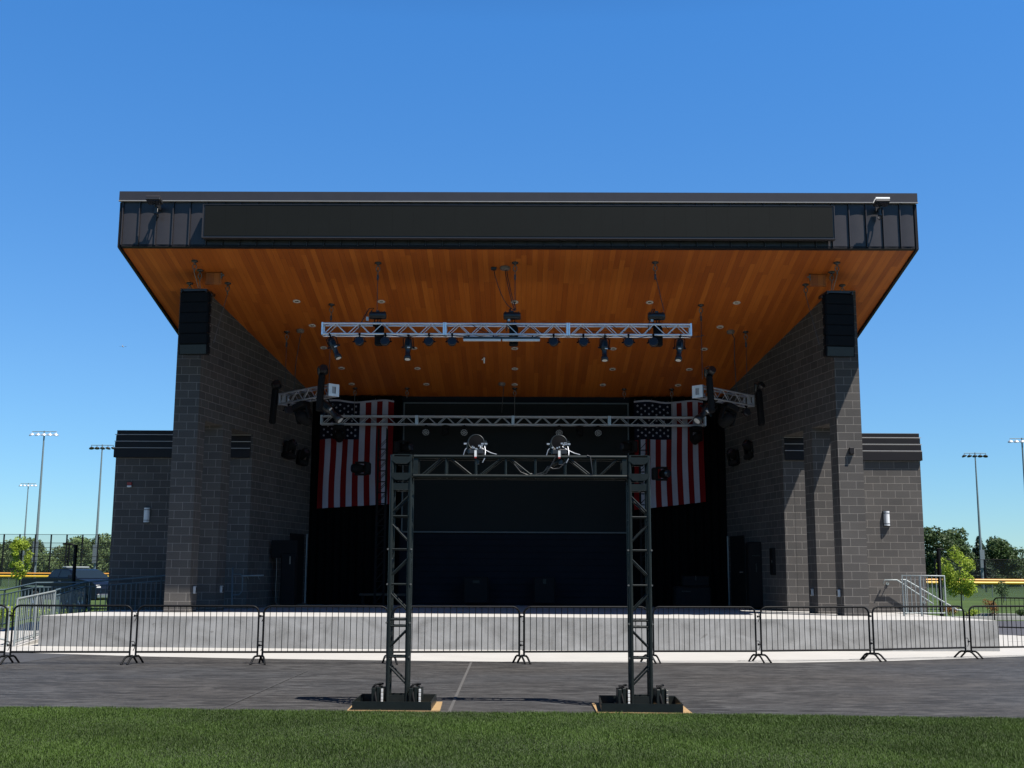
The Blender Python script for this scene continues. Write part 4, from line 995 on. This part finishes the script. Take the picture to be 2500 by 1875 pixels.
dup(b0, (13.72, 34.15, .01), rz=R(-28), label='black steel barricade standing on the dark path, farther back at the right', group='farther barricades on the right path', scale=(1, 1, 1))
dup(b0, (14.0, 31.6, .006), rz=R(-14), label='black steel barricade behind the front row, mostly cut by the right edge', group='farther barricades on the right path', scale=(1, 1, 1))

# ------------------------------------------------------------------ railings, steps
def railing(name, lab, pts, hgt, mat, r=.022, sp=.125, br=.008, zoff=None, lower=True):
    t = thing(name, lab, 'railing', pts[0]); L0 = Vector(pts[0])
    P_ = [Vector(p) for p in pts]; a = MB(); b = MB(); c = MB()
    for p, q in zip(P_[:-1], P_[1:]):
        a.tube(p+Vector((0,0,hgt)), q+Vector((0,0,hgt)), r, 0, 8); a.tube(p+Vector((0,0,.1)), q+Vector((0,0,.1)), r*.7, 0, 6)
        if lower: a.tube(p+Vector((0,0,hgt-.13)), q+Vector((0,0,hgt-.13)), r*.7, 0, 6)
        n = max(2, int((q-p).length/sp))
        for k in range(1, n): m_ = p.lerp(q, k/n); b.tube(m_+Vector((0,0,.1)), m_+Vector((0,0,hgt-.13 if lower else hgt)), br, 0, 5)
        n2 = max(1, round((q-p).length/1.5))
        for k in range(n2+1): m_ = p.lerp(q, k/n2); c.tube(m_, m_+Vector((0,0,hgt)), r*1.05, 0, 8)
    a.build('rails', mat, t, L0); b.build('balusters', mat, t, L0); c.build('posts', mat, t, L0); return t
# left ramp
mb = MB(); mb.prism([(-12.8, 26.6), (-11.2, 26.2), (-11.6, 31.4), (-13.2, 31.4)], -.02, 0, 0, lambda p: .012+max(0, (p[1]-26.3)*.058)); bpart(mb, 'left_ramp', 'apron')
mb = MB(); mb.prism([(-13.2, 31.4), (-8.9, 31.1), (-8.9, 32.28), (-13.2, 32.8)], -.02, 0, 0, lambda p: .315 if p[0] < -12 else FL-.004*9); bpart(mb, 'left_landing', 'apron')
railing('ramp_railing', 'pale grey ramp railing rising behind the left end of the stage wall', [(-11.28, 26.3, .0), (-11.42, 28.75, .14)], 1.05, 'railgrey', .024, .115, .010, lower=False)
railing('ramp_railing', 'railing with painted-in shade that continues the left ramp and climbs across the left wing wall', [(-11.43, 28.8, .15), (-11.75, 31.7, .33), (-9.75, 31.8, .50), (-9.0, 31.8, .56)], 1.06, 'raildark', .024, .13, .013)  # same railing as the pale run, darkened in colour for building shade
railing('path_railing', 'dark railing farther left behind the ramp, seen against the pickup truck', [(-17.5, 34.6, -.05), (-15.1, 34.3, .05), (-14.07, 34.0, .26), (-12.5, 34.0, .28)], 1.08, 'raildark', .026, .12, .017)
t = thing('handrail_loop', 'pale handrail end loop beside the left ramp railing', 'handrail', (-11.75, 26.4, .0)); a = MB(); a.path([(.28, 0, .86), (-.0, 0, .86), (-.04, 0, .82), (-.04, 0, .3), (.0, 0, .2), (.2, 0, .15)], .02); a.tube((.27, 0, 0), (.27, 0, .88), .02); a.build('rail', 'railgrey', t)
# right guard rail and steps
t = thing('guard_rail', 'pale grey guard rail standing on the right end of the stage platform', 'railing', (9.47, 29.1, .68)); 
a = MB(); a.path([(0, 0, 0), (0, 0, .99), (1.04, 0, .985), (1.04, 0, 0)], .022, 0, 8); a.tube((.44, 0, 0), (.44, 0, .98), .02); a.tube((0, 0, .08), (1.04, 0, .08), .014); a.build('frame', 'railgrey', t)
a = MB()
for k in range(1, 10):
    a.tube((k*.104, 0, .08), (k*.104, 0, .98), .009, 0, 6)
a.build('balusters', 'railgrey', t)
mb = MB()
for k in range(4): mb.box((10.46+k*.31-.3, 30.25, -.02), (10.46+k*.31+.0, 32.28, .68-.17*(k)), 0)
bpart(mb, 'right_steps', 'apron')
mb = MB(); mb.box((8.6, 30.203, -.02), (10.157, 32.28, .67)); bpart(mb, 'right_landing', 'apron')
t = thing('stair_handrail', 'pale handrail fixed on the sunlit right wing wall above the steps', 'handrail', (9.95, 32.14, 1.55)); a = MB(); a.path([(.02, .1, -.1), (0, 0, -.06), (.03, 0, 0), (.36, 0, 0), (1.32, 0, -.64)], .021); 
for x, z in ((.14, 0), (1.12, -.5)): a.tube((x, 0, z-.02), (x, .15, z-.10), .012); a.tube((x, .13, z-.1), (x, .16, z-.1), .045)
a.build('rail', 'railgrey', t)
t = thing('stair_handrail', 'free-standing pale handrail on the near side of the right steps', 'handrail', (9.92, 30.6, 1.56)); a = MB(); a.path([(0, 0, 0), (.12, 0, 0), (1.42, 0, -.76), (1.55, 0, -.77)], .021); a.tube((.1, 0, 0), (.1, 0, -.89), .02); a.tube((1.3, 0, -.69), (1.3, 0, -1.54), .02); a.build('rail', 'railgrey', t)

# ------------------------------------------------------------------ distance: poles, fences, trees, truck, house
def light_pole(lab, loc, h, mirror=1, rz=0):
    t = thing('floodlight_pole', lab, 'floodlight pole', loc, rz, group='tall sports field light poles')
    a = MB(); a.tube((0, 0, 0), (0, 0, h), .22, 0, 10, .09); a.build('pole', 'polegrey', t)
    a = MB(); a.tube((-1.6, 0, h+.35), (1.6, 0, h+.35), .05, 0, 6); a.tube((0, 0, h-.1), (0, 0, h+.45), .09, 0, 8); a.build('crossarm', 'polegrey', t)
    for k in range(5):
        x = -1.6+k*.8; a = MB(); T = TR((x, -.15*mirror, h-.02), (R(18)*mirror, R((k-2)*7), 0)); 
        a.tube((x, 0, h+.33), (x, -.1*mirror, h+.05), .03, 0, 5)
        a.lathe([(.08, .12), (.2, .09), (.36, -.06), (.37, -.12), (.3, -.12)], T, 0, 12); a.build('lamp_head', 'alud' if mirror > 0 else 'seam', t)
    a = MB(); a.box((-.3, -.42, 3.0), (.35, -.2, 5.6)); a.build('control_box', 'galv', t)
light_pole('tallest of the three field light poles left of the stage', (-62.4, 150, -.05), 19.5)
light_pole('tall field light pole with lamps partly behind the left wing', (-60.5, 166, -.05), 19.5, -1)
light_pole('smaller far field light pole at the left edge', (-102.4, 240, -.05), 19.5)
light_pole('tall field light pole right of the right wing, all five lamps seen', (67.7, 172, -.05), 19.5, -1)
light_pole('tall field light pole cut by the right edge of the picture', (67.4, 155, -.05), 19.7)
def capfence(lab, x0, x1, y, zc, mat, sp=3., base_z=-.05, rz=0, y1=None):
    y1 = y if y1 is None else y1
    t = thing('outfield_fence', lab, 'fence', (x0, y, base_z)); a = MB(); n = int((x1-x0)/sp)
    for k in range(n+1): q = k/n; a.tube(((x1-x0)*q, (y1-y)*q, 0), ((x1-x0)*q, (y1-y)*q, zc-base_z), .035, 0, 5)
    a.build('posts', 'galv', t)
    a = MB(); D = (x1-x0, y1-y)
    a.add([(0, 0, 0), (D[0], D[1], 0), (D[0], D[1], zc-base_z), (0, 0, zc-base_z)], [(0,1,2,3)]); a.build('mesh_screen', 'mesh', t)
    a = MB(); a.tube((0, -.02, zc-base_z), (D[0], D[1]-.02, zc-base_z), .11, 0, 8); a.build('top_cap', mat, t)
capfence('low chain fence with a yellow cap across the field at the left', -75, -20, 120, 1.20, 'yellow')
capfence('second thin orange-capped fence just behind the yellow one at the left', -80, -22, 134, 1.47, 'orange')
capfence('low fence with an orange-yellow cap across the field at the right', 20, 62, 85, 1.20, 'yellow')
capfence('farther orange-capped fence behind the yellow one at the right', 24, 70, 98, 1.36, 'orange')
def tallfence(lab, x0, x1, y, h, sp, mat='barr', rails=(1., .75, .5)):
    t = thing('backstop_fence', lab, 'fence', (x0, y, -.05)); a = MB(); n = int((x1-x0)/sp)
    for k in range(n+1): a.tube((k*sp, 0, 0), (k*sp, 0, h), .10, 0, 6)
    a.build('posts', mat, t); a = MB()
    for r_ in rails: a.tube((0, 0, h*r_-.03), (x1-x0, 0, h*r_-.03), .028, 0, 5)
    a.build('rails', mat, t)
    a = MB(); a.add([(0, 0, 0), (x1-x0, 0, 0), (x1-x0, 0, h), (0, 0, h)], [(0,1,2,3)]); a.build('chain_mesh', 'chain', t)
tallfence('tall dark backstop fence with many posts before the left tree line', -66, -40, 140, 6.2, 1.9)
tallfence('lower dark backstop fence among the tall posts at the left', -60, -36, 128, 4.9, 5.2, rails=(1., .7))
tallfence('dark chain fence before the tree line at the right edge', 46, 84, 130, 3.6, 5.5, rails=(1., .5))

def leaves(name, mat, blobs, n, size, parent, flat=.5):
    # blobs: (x,y,z,rx,ry,rz); leaf quads through the shells
    B_ = np.array(blobs); wts = (B_[:,3]*B_[:,4]*B_[:,5])**.66; idx = rng.choice(len(B_), n, p=wts/wts.sum())
    d = rng.normal(size=(n, 3)); d /= np.linalg.norm(d, axis=1)[:, None]; rad = rng.uniform(.45, 1.05, n)[:, None]**.6
    c = B_[idx, :3]+d*rad*B_[idx, 3:6]
    nrm = d+rng.normal(size=(n, 3))*.8; nrm /= np.linalg.norm(nrm, axis=1)[:, None]
    a = np.cross(nrm, rng.normal(size=(n, 3))); a /= np.linalg.norm(a, axis=1)[:, None]; b = np.cross(nrm, a)
    s = (size*rng.uniform(.5, 1.3, n))[:, None]
    v = np.stack([c-a*s, c-b*s*flat, c+a*s, c+b*s*flat], 1)
    me = bpy.data.meshes.new(name); me.vertices.add(n*4); me.vertices.foreach_set('co', v.ravel()); me.loops.add(n*4); me.loops.foreach_set('vertex_index', np.arange(n*4))
    me.polygons.add(n); me.polygons.foreach_set('loop_start', np.arange(n)*4); me.materials.append(MT[mat]); me.update(calc_edges=True)
    bt = rng.uniform(0, 1, len(B_)); t = np.clip(.45*bt[idx]+rng.uniform(0, .6, n), 0, 1)
    at = me.attributes.new('tint', 'FLOAT', 'FACE'); at.data.foreach_set('value', t.astype(np.float32))
    o = bpy.data.objects.new(name, me); col.objects.link(o); o.parent = parent; return o
def broadleaf(lab, loc, h, wd, mat='leafd', n=5000, leaf=.28, trunk=.25, low=.15, grp=None, nm='tree', seed=0):
    r_ = random.Random(seed or int(loc[0]*13+loc[1])); t = thing(nm, lab, 'tree', loc, group=grp); bl = []
    for k in range(22):
        zz = r_.uniform(low, .93); q = math.sin(math.pi*min(1, max(.08, (zz-low)/(1-low)*.86+.14)))**.75; an = r_.uniform(0, 6.28); rr = wd/2*q*r_.uniform(.15, .72)
        s_ = wd*r_.uniform(.13, .24); bl.append((rr*math.cos(an), rr*math.sin(an), h*zz, s_, s_, s_*.8))
    leaves('crown', mat, bl, n, leaf, t)
    a = MB(); a.tube((0, 0, -.05), (0, 0, h*.6), trunk, 0, 8, trunk*.45)
    for k in range(7):
        b = bl[k]; z0 = h*r_.uniform(.18, .5); a.tube((0, 0, z0), (b[0]*.9, b[1]*.9, max(z0, b[2])), trunk*.35, 0, 5, trunk*.1)
    a.build('trunk', 'bark', t); return t
def conifer(lab, loc, h, wd, n=4500, leaf=.26, grp=None):
    r_ = random.Random(int(loc[0]*7+loc[1])); t = thing('spruce_tree', lab, 'tree', loc, group=grp); bl = []
    for k in range(46):
        zz = .06+.9*(k/46); q = (1-zz)*wd/2
        for j in range(2): an = r_.uniform(0, 6.28); bl.append((q*.6*math.cos(an), q*.6*math.sin(an), h*zz, q*.5+.15, q*.5+.15, h*.022+.1))
    leaves('crown', 'leafn', bl, n, leaf, t, .4); a = MB(); a.tube((0, 0, -.05), (0, 0, h*.97), .2, 0, 6, .03); a.build('trunk', 'bark', t); return t
# young trees
def young(lab, loc, h, wd, z0, n=2600, leaf=.055, bl=None):
    t = thing('young_tree', lab, 'young tree', loc, group='young yellow-green trees'); r_ = random.Random(int(loc[0]*31)); B_ = []
    for k in range(34):
        zz = r_.uniform(0, 1); q = (math.sin(math.pi*(zz*.8+.12))**.8)*wd/2; an = r_.uniform(0, 6.28); s_ = wd*r_.uniform(.09, .17)
        B_.append((q*.8*r_.uniform(.3, 1)*math.cos(an), q*.8*math.sin(an), z0+(h-z0)*zz, s_, s_, s_*1.1))
    leaves('crown', 'leafy', B_, n, leaf, t, .6)
    a = MB(); a.tube((0, 0, -.05), (.02, 0, h*.93), .035, 0, 6, .01)
    for k in range(12): b = B_[k]; a.tube((0, 0, max(z0*.9, b[2]-.4)), b[:3], .012, 0, 4, .005)
    a.build('trunk', 'bark', t)
young('young yellow-green tree at the left before the tall fence', (-25.7, 60, -.05), 3.45, 1.35, 1.45)
young('young bright green tree right of the stage steps', (22.85, 61, -.05), 2.95, 2.35, .85, 4600, .062)
for k, (x, y, hh, wd, lab) in enumerate(((22.6, 66.5, 1.3, .7, 'small sapling in the grass left of the bright young tree'), (28.6, 70, 1.95, 1.2, 'small dark green sapling before the right yellow-capped fence'), (32, 78, 1.5, .8, 'thin sapling close to the right yellow-capped fence'), (28.3, 62, 1.35, .9, 'small dark sapling at the right edge of the picture'))):
    broadleaf(lab, (x, y, -.05), hh, wd, 'leafd', 420, .055, .025, .3, 'small saplings on the right lawn', 'sapling')
for k, (x, y, hh, wd, m, lab) in enumerate(((20.1, 50.5, .75, .75, 'leafo', 'orange-leaved shrub right of the stage end'), (18.4, 50.2, .5, .7, 'leafo', 'low reddish shrub by the foot of the right steps'), (19.0, 49.5, .35, .6, 'leafy', 'low yellow-green shrub between the two reddish ones'), (20.9, 49.2, .4, .7, 'leafd', 'low green shrub by the kerb'), (22.2, 49.9, .5, .9, 'leafd', 'green shrub behind the far barricade'))):
    t = thing('shrub', lab, 'shrub', (x, y, -.05), group='shrubs by the right kerb'); bl = [(random.uniform(-.3, .3)*wd, random.uniform(-.3, .3)*wd, hh*random.uniform(.3, .75), wd*.25, wd*.25, hh*.3) for _ in range(7)]
    leaves('foliage', m, bl, 500, .035, t, .6); a = MB(); a.tube((0,0,0), (0,0,hh*.4), .02, 0, 5); a.tube((.1,.05,0), (.15,.1,hh*.5), .012, 0, 5); a.build('stems', 'bark', t)
for k, (x, y, hh, wd) in enumerate(((-15.2,38,.7,1.2), (-13.6,37.5,.6,1.0), (-17,38.4,.75,1.3))):
    t = thing('shrub', ['yellow-green shrub behind the left railings, middle one', 'yellow-green shrub behind the left railings, nearest the wing', 'yellow-green shrub behind the left railings, leftmost'][k], 'shrub', (x, y, -.05), group='shrubs behind the left railings'); bl = [(random.uniform(-.4, .4)*wd, random.uniform(-.3, .3)*wd, hh*random.uniform(.3, .7), wd*.25, wd*.25, hh*.3) for _ in range(8)]
    leaves('foliage', 'leafy', bl, 700, .04, t, .6); a = MB(); a.tube((0,0,0), (0,0,hh*.4), .02, 0, 5); a.build('stems', 'bark', t)
# far trees left (wall of trees)
lt = [(-133,11.0,15),(-122,9.6,14),(-112,10.2,15),(-101,11.2,16),(-91,9.8,14),(-82,11.8,15),(-72,11.4,15),(-62,9.4,14)]
for k, (x, hh, wd) in enumerate(lt):
    broadleaf(f'leafy tree in the far tree line behind the left fences, {names[k]} from the left', (x*1.0, 285+(k % 3)*6, -.05), hh*.86+.3, wd, 'leaffar', 9000, .42, .3, .03, 'trees of the far left tree line', 'tree', 11+k)
for k in range(14):
    x = -160+k*8.5
    broadleaf(f'low far tree filling the left tree line, number {k+1} counted from the left' if 0 else 'low leafy tree filling the far left tree line between the taller ones', (x, 300+(k % 2)*5, -.05), 8.9+.8*math.sin(k*1.9), 13, 'leaffar', 5200, .5, .3, .0, 'low trees filling the far left tree line', 'tree', 40+k)
# right trees
rt = [('b', 64.6, 184, 8.2, 9.0, 'big round dark tree just right of the right wing'), ('b', 70.0, 188, 7.9, 7.6, 'round dark tree behind the bright young tree'), ('c', 74.6, 190, 7.6, 5.6, 'pointed spruce between the round tree and the light pole'), ('b', 79.2, 194, 7.0, 8.4, 'dark leafy tree behind the right light pole'), ('b', 84.0, 203, 5.4, 7.5, 'low leafy tree right of the light pole'),
      ('c', 88.2, 194, 6.2, 6.0, 'spruce tree near the right edge, left of the pair'), ('c', 91.8, 195, 6.4, 6.2, 'spruce tree near the right edge, right of the pair'), ('c', 95.6, 199, 5.2, 6.4, 'small spruce at the right edge beside the white house'), ('b', 67.5, 206, 5.2, 11, 'low dark tree peeping out beside the right wing'), ('b', 101, 215, 5.0, 10, 'low far tree behind the white house'), ('b', 80.5, 212, 5.0, 12, 'low far tree filling the gap behind the right light pole'), ('b', 91.5, 214, 5.0, 12, 'low far tree behind the pair of spruces')]
for kd, x, y, hh, wd, lab in rt:
    if kd == 'b': broadleaf(lab, (x, y, -.05), hh*1.08+.3, wd, 'leafd', 6500, .26, .25, .02, 'far trees right of the stage')
    else: conifer(lab, (x, y, -.05), hh*1.08+.3, wd, 5200, .24, 'far trees right of the stage')
t = thing('house', 'white gabled house at the right edge among the spruces', 'house', (98.2, 205, -.05), R(8))
a = MB(); a.box((-4, -4, 0), (4, 4, 2.6)); a.add([(-4,-4,2.6),(4,-4,2.6),(0,-4,5.0),(-4,4,2.6),(4,4,2.6),(0,4,5.0)], [(0,1,2),(5,4,3)]); a.build('wall', 'hwall', t)
a = MB(); a.add([(-4.4,-4.3,2.45),(0,-4.3,5.15),(0,4.3,5.15),(-4.4,4.3,2.45),(-4.4,-4.3,2.3),(0,-4.3,5.0),(0,4.3,5.0),(-4.4,4.3,2.3)], [(0,1,2,3),(7,6,5,4),(0,4,5,1),(3,2,6,7),(0,3,7,4)]); a.add([(4.4,-4.3,2.45),(0,-4.3,5.15),(0,4.3,5.15),(4.4,4.3,2.45),(4.4,-4.3,2.3),(0,-4.3,5.0),(0,4.3,5.0),(4.4,4.3,2.3)], [(3,2,1,0),(4,5,6,7),(1,5,4,0),(7,6,2,3),(4,7,3,0)]); a.build('roof', 'roofs', t)
a = MB(); a.box((-1.6, -4.05, 1.0), (-.6, -4.0, 2.2)); a.build('window', 'glass', t); a = MB(); a.box((.8, -4.05, 1.0), (1.8, -4.0, 2.2)); a.build('window', 'glass', t)
t = thing('house', 'grey roofed house half hidden behind the trees right of the light pole', 'house', (85.2, 214, -.05), R(-10))
a = MB(); a.box((-5, -4, 0), (5, 4, 3.2)); a.build('wall', 'hwall', t); a = MB(); a.prof_x([(-4.4, 3.1), (0, 5.6), (4.4, 3.1)], -5.3, 5.3); a.build('roof', 'roofs', t)
# dark posts
t = thing('lamp_bollard', 'black path light post with a bent arm in front of the pickup truck', 'path light', (-13.1, 34.3, -.05)); a = MB(); a.tube((0, 0, 0), (.0, 0, 2.5), .055, 0, 8); a.build('post', 'barr', t)
a = MB(); a.path([(0, 0, 2.42), (-.08, 0, 2.5), (-.2, 0, 2.52), (-.27, 0, 2.52)], .028, 0, 6); a.bevbox((-.3, 0, 2.52), (.16, .1, .04), .008); a.build('lamp_arm', 'barr', t)
t = thing('lamp_bollard', 'black upright post behind the right guard rail', 'path light', (12.15, 34.0, -.05)); a = MB(); a.tube((0, 0, 0), (0, 0, 2.5), .06, 0, 8); a.build('post', 'barr', t); a = MB(); a.bevbox((.05, 0, 2.49), (.2, .12, .03), .006); a.path([(0,0,2.45),(.1,0,2.5)], .02); a.build('lamp_arm', 'barr', t)
# pickup truck, facing right
t = thing('pickup_truck', 'dark blue pickup truck with a light bar parked behind the left railings, facing right', 'pickup truck', (-21.25, 56, -.05), R(-32))
side = [(-2.85,.55),(-2.87,1.28),(-2.8,1.40),(-.95,1.42),(-.9,1.44),(-.78,1.74),(-.6,1.84),(.35,1.86),(.62,1.80),(1.30,1.40),(2.35,1.27),(2.62,1.15),(2.70,.95),(2.70,.5),(2.2,.42),(2.18,.62),(2.0,.85),(1.7,.9),(1.4,.85),(1.22,.62),(1.2,.42),(-1.2,.42),(-1.22,.62),(-1.4,.85),(-1.7,.9),(-2.0,.85),(-2.18,.62),(-2.2,.45)]
a = MB(); n = len(side); vs = [(p[0], -.98, p[1]) for p in side]+[(p[0], .98, p[1]) for p in side]
for i, v in enumerate(vs):
    if v[2] > 1.45: vs[i] = (v[0], v[1]*.80, v[2])
a.add(vs, [tuple(range(n)), tuple(range(2*n-1, n-1, -1))]+[(i, (i+1) % n, n+(i+1) % n, n+i) for i in range(n)]); body = a.build('body', 'truck', t)
a = MB()
for sgn in (-1, 1):
    q = lambda x, z: (x, sgn*(.985 if z < 1.46 else .80+.185*(1.86-z)/.42), z)
    a.add([q(-.72,1.47), q(-.62,1.78), q(-.1,1.80), q(-.1,1.47)], [(0,1,2,3)]); a.add([q(-.04,1.47), q(-.04,1.80), (.5,sgn*.825,1.78), q(1.08,1.47)], [(0,1,2,3)])
a.add([(.68,-.78,1.80),(.68,.78,1.80),(1.29,.93,1.43),(1.29,-.93,1.43)], [(0,1,2,3)]); a.build('window', 'tglass', body)
a = MB(); a.bevbox((-.1, 0, 1.93), (.34, 1.3, .09), .02); a.build('light_bar', 'railgrey', t)
for x in (-1.7, 1.7):
    for y in (-.88, .88):
        T = TR((x, y, .42), (R(90), 0, 0)); a = MB(); a.lathe([(.26,-.13),(.40,-.12),(.42,-.05),(.42,.05),(.40,.12),(.26,.13)], T, 0, 20); wh = a.build('wheel', 'rubber', t)
        a = MB(); a.lathe([(.25,-.125),(.1,-.14),(.1,.14),(.25,.125)], T, 0, 16); a.build('rim', 'chrome', wh)
for y in (-.8, .8): a = MB(); a.bevbox((2.60, y, 1.02), (.16, .3, .2), .03); a.build('headlight', 'white', t)
for y in (-.92, .92): a = MB(); a.bevbox((-2.83, y, 1.2), (.08, .12, .28), .015); a.build('tail_light', 'red', t)
a = MB(); a.bevbox((2.72, 0, .62), (.14, 1.8, .2), .04); a.bevbox((-2.9, 0, .62), (.14, 1.8, .18), .04); a.build('bumper', 'chrome', t)
a = MB(); a.bevbox((.95, -1.08, 1.5), (.1, .2, .16), .02); a.build('mirror', 'truck', t)
a = MB(); a.box((-2.6, -.995, 1.0), (-1.1, -.985, 1.06)); a.tube((.0, -.99, 1.28), (.16, -.99, 1.28), .015); a.build('door_handle', 'chrome', body)
# distant aeroplane
t = thing('aeroplane', 'tiny faint aeroplane in the sky above the left wing', 'aeroplane', (-1720, 4900, 965), R(85)); t.scale = (1,1,1)
a = MB(); a.lathe([(.2,-16),(1.8,-11),(2,-2),(2,8),(1.2,13),(.2,16)], TR((0,0,0), (0,R(90),0)), 0, 10); a.build('fuselage', 'hwall', t)
a = MB(); a.add([(-3,0,0),(3,0,0),(-6,15,.8),(-9,15,.8),(-6,-15,.8),(-9,-15,.8)], [(0,1,2,3),(1,0,5,4)]); a.add([(-3,0,-.4),(3,0,-.4),(-6,15,.5),(-9,15,.5),(-6,-15,.5),(-9,-15,.5)], [(3,2,1,0),(4,5,0,1)]); a.build('wing', 'hwall', t)
a = MB(); a.box((-15,-.2,1),(-11,.2,6)); a.box((-15,-5,1),(-12,5,1.4)); a.build('tail', 'hwall', t)
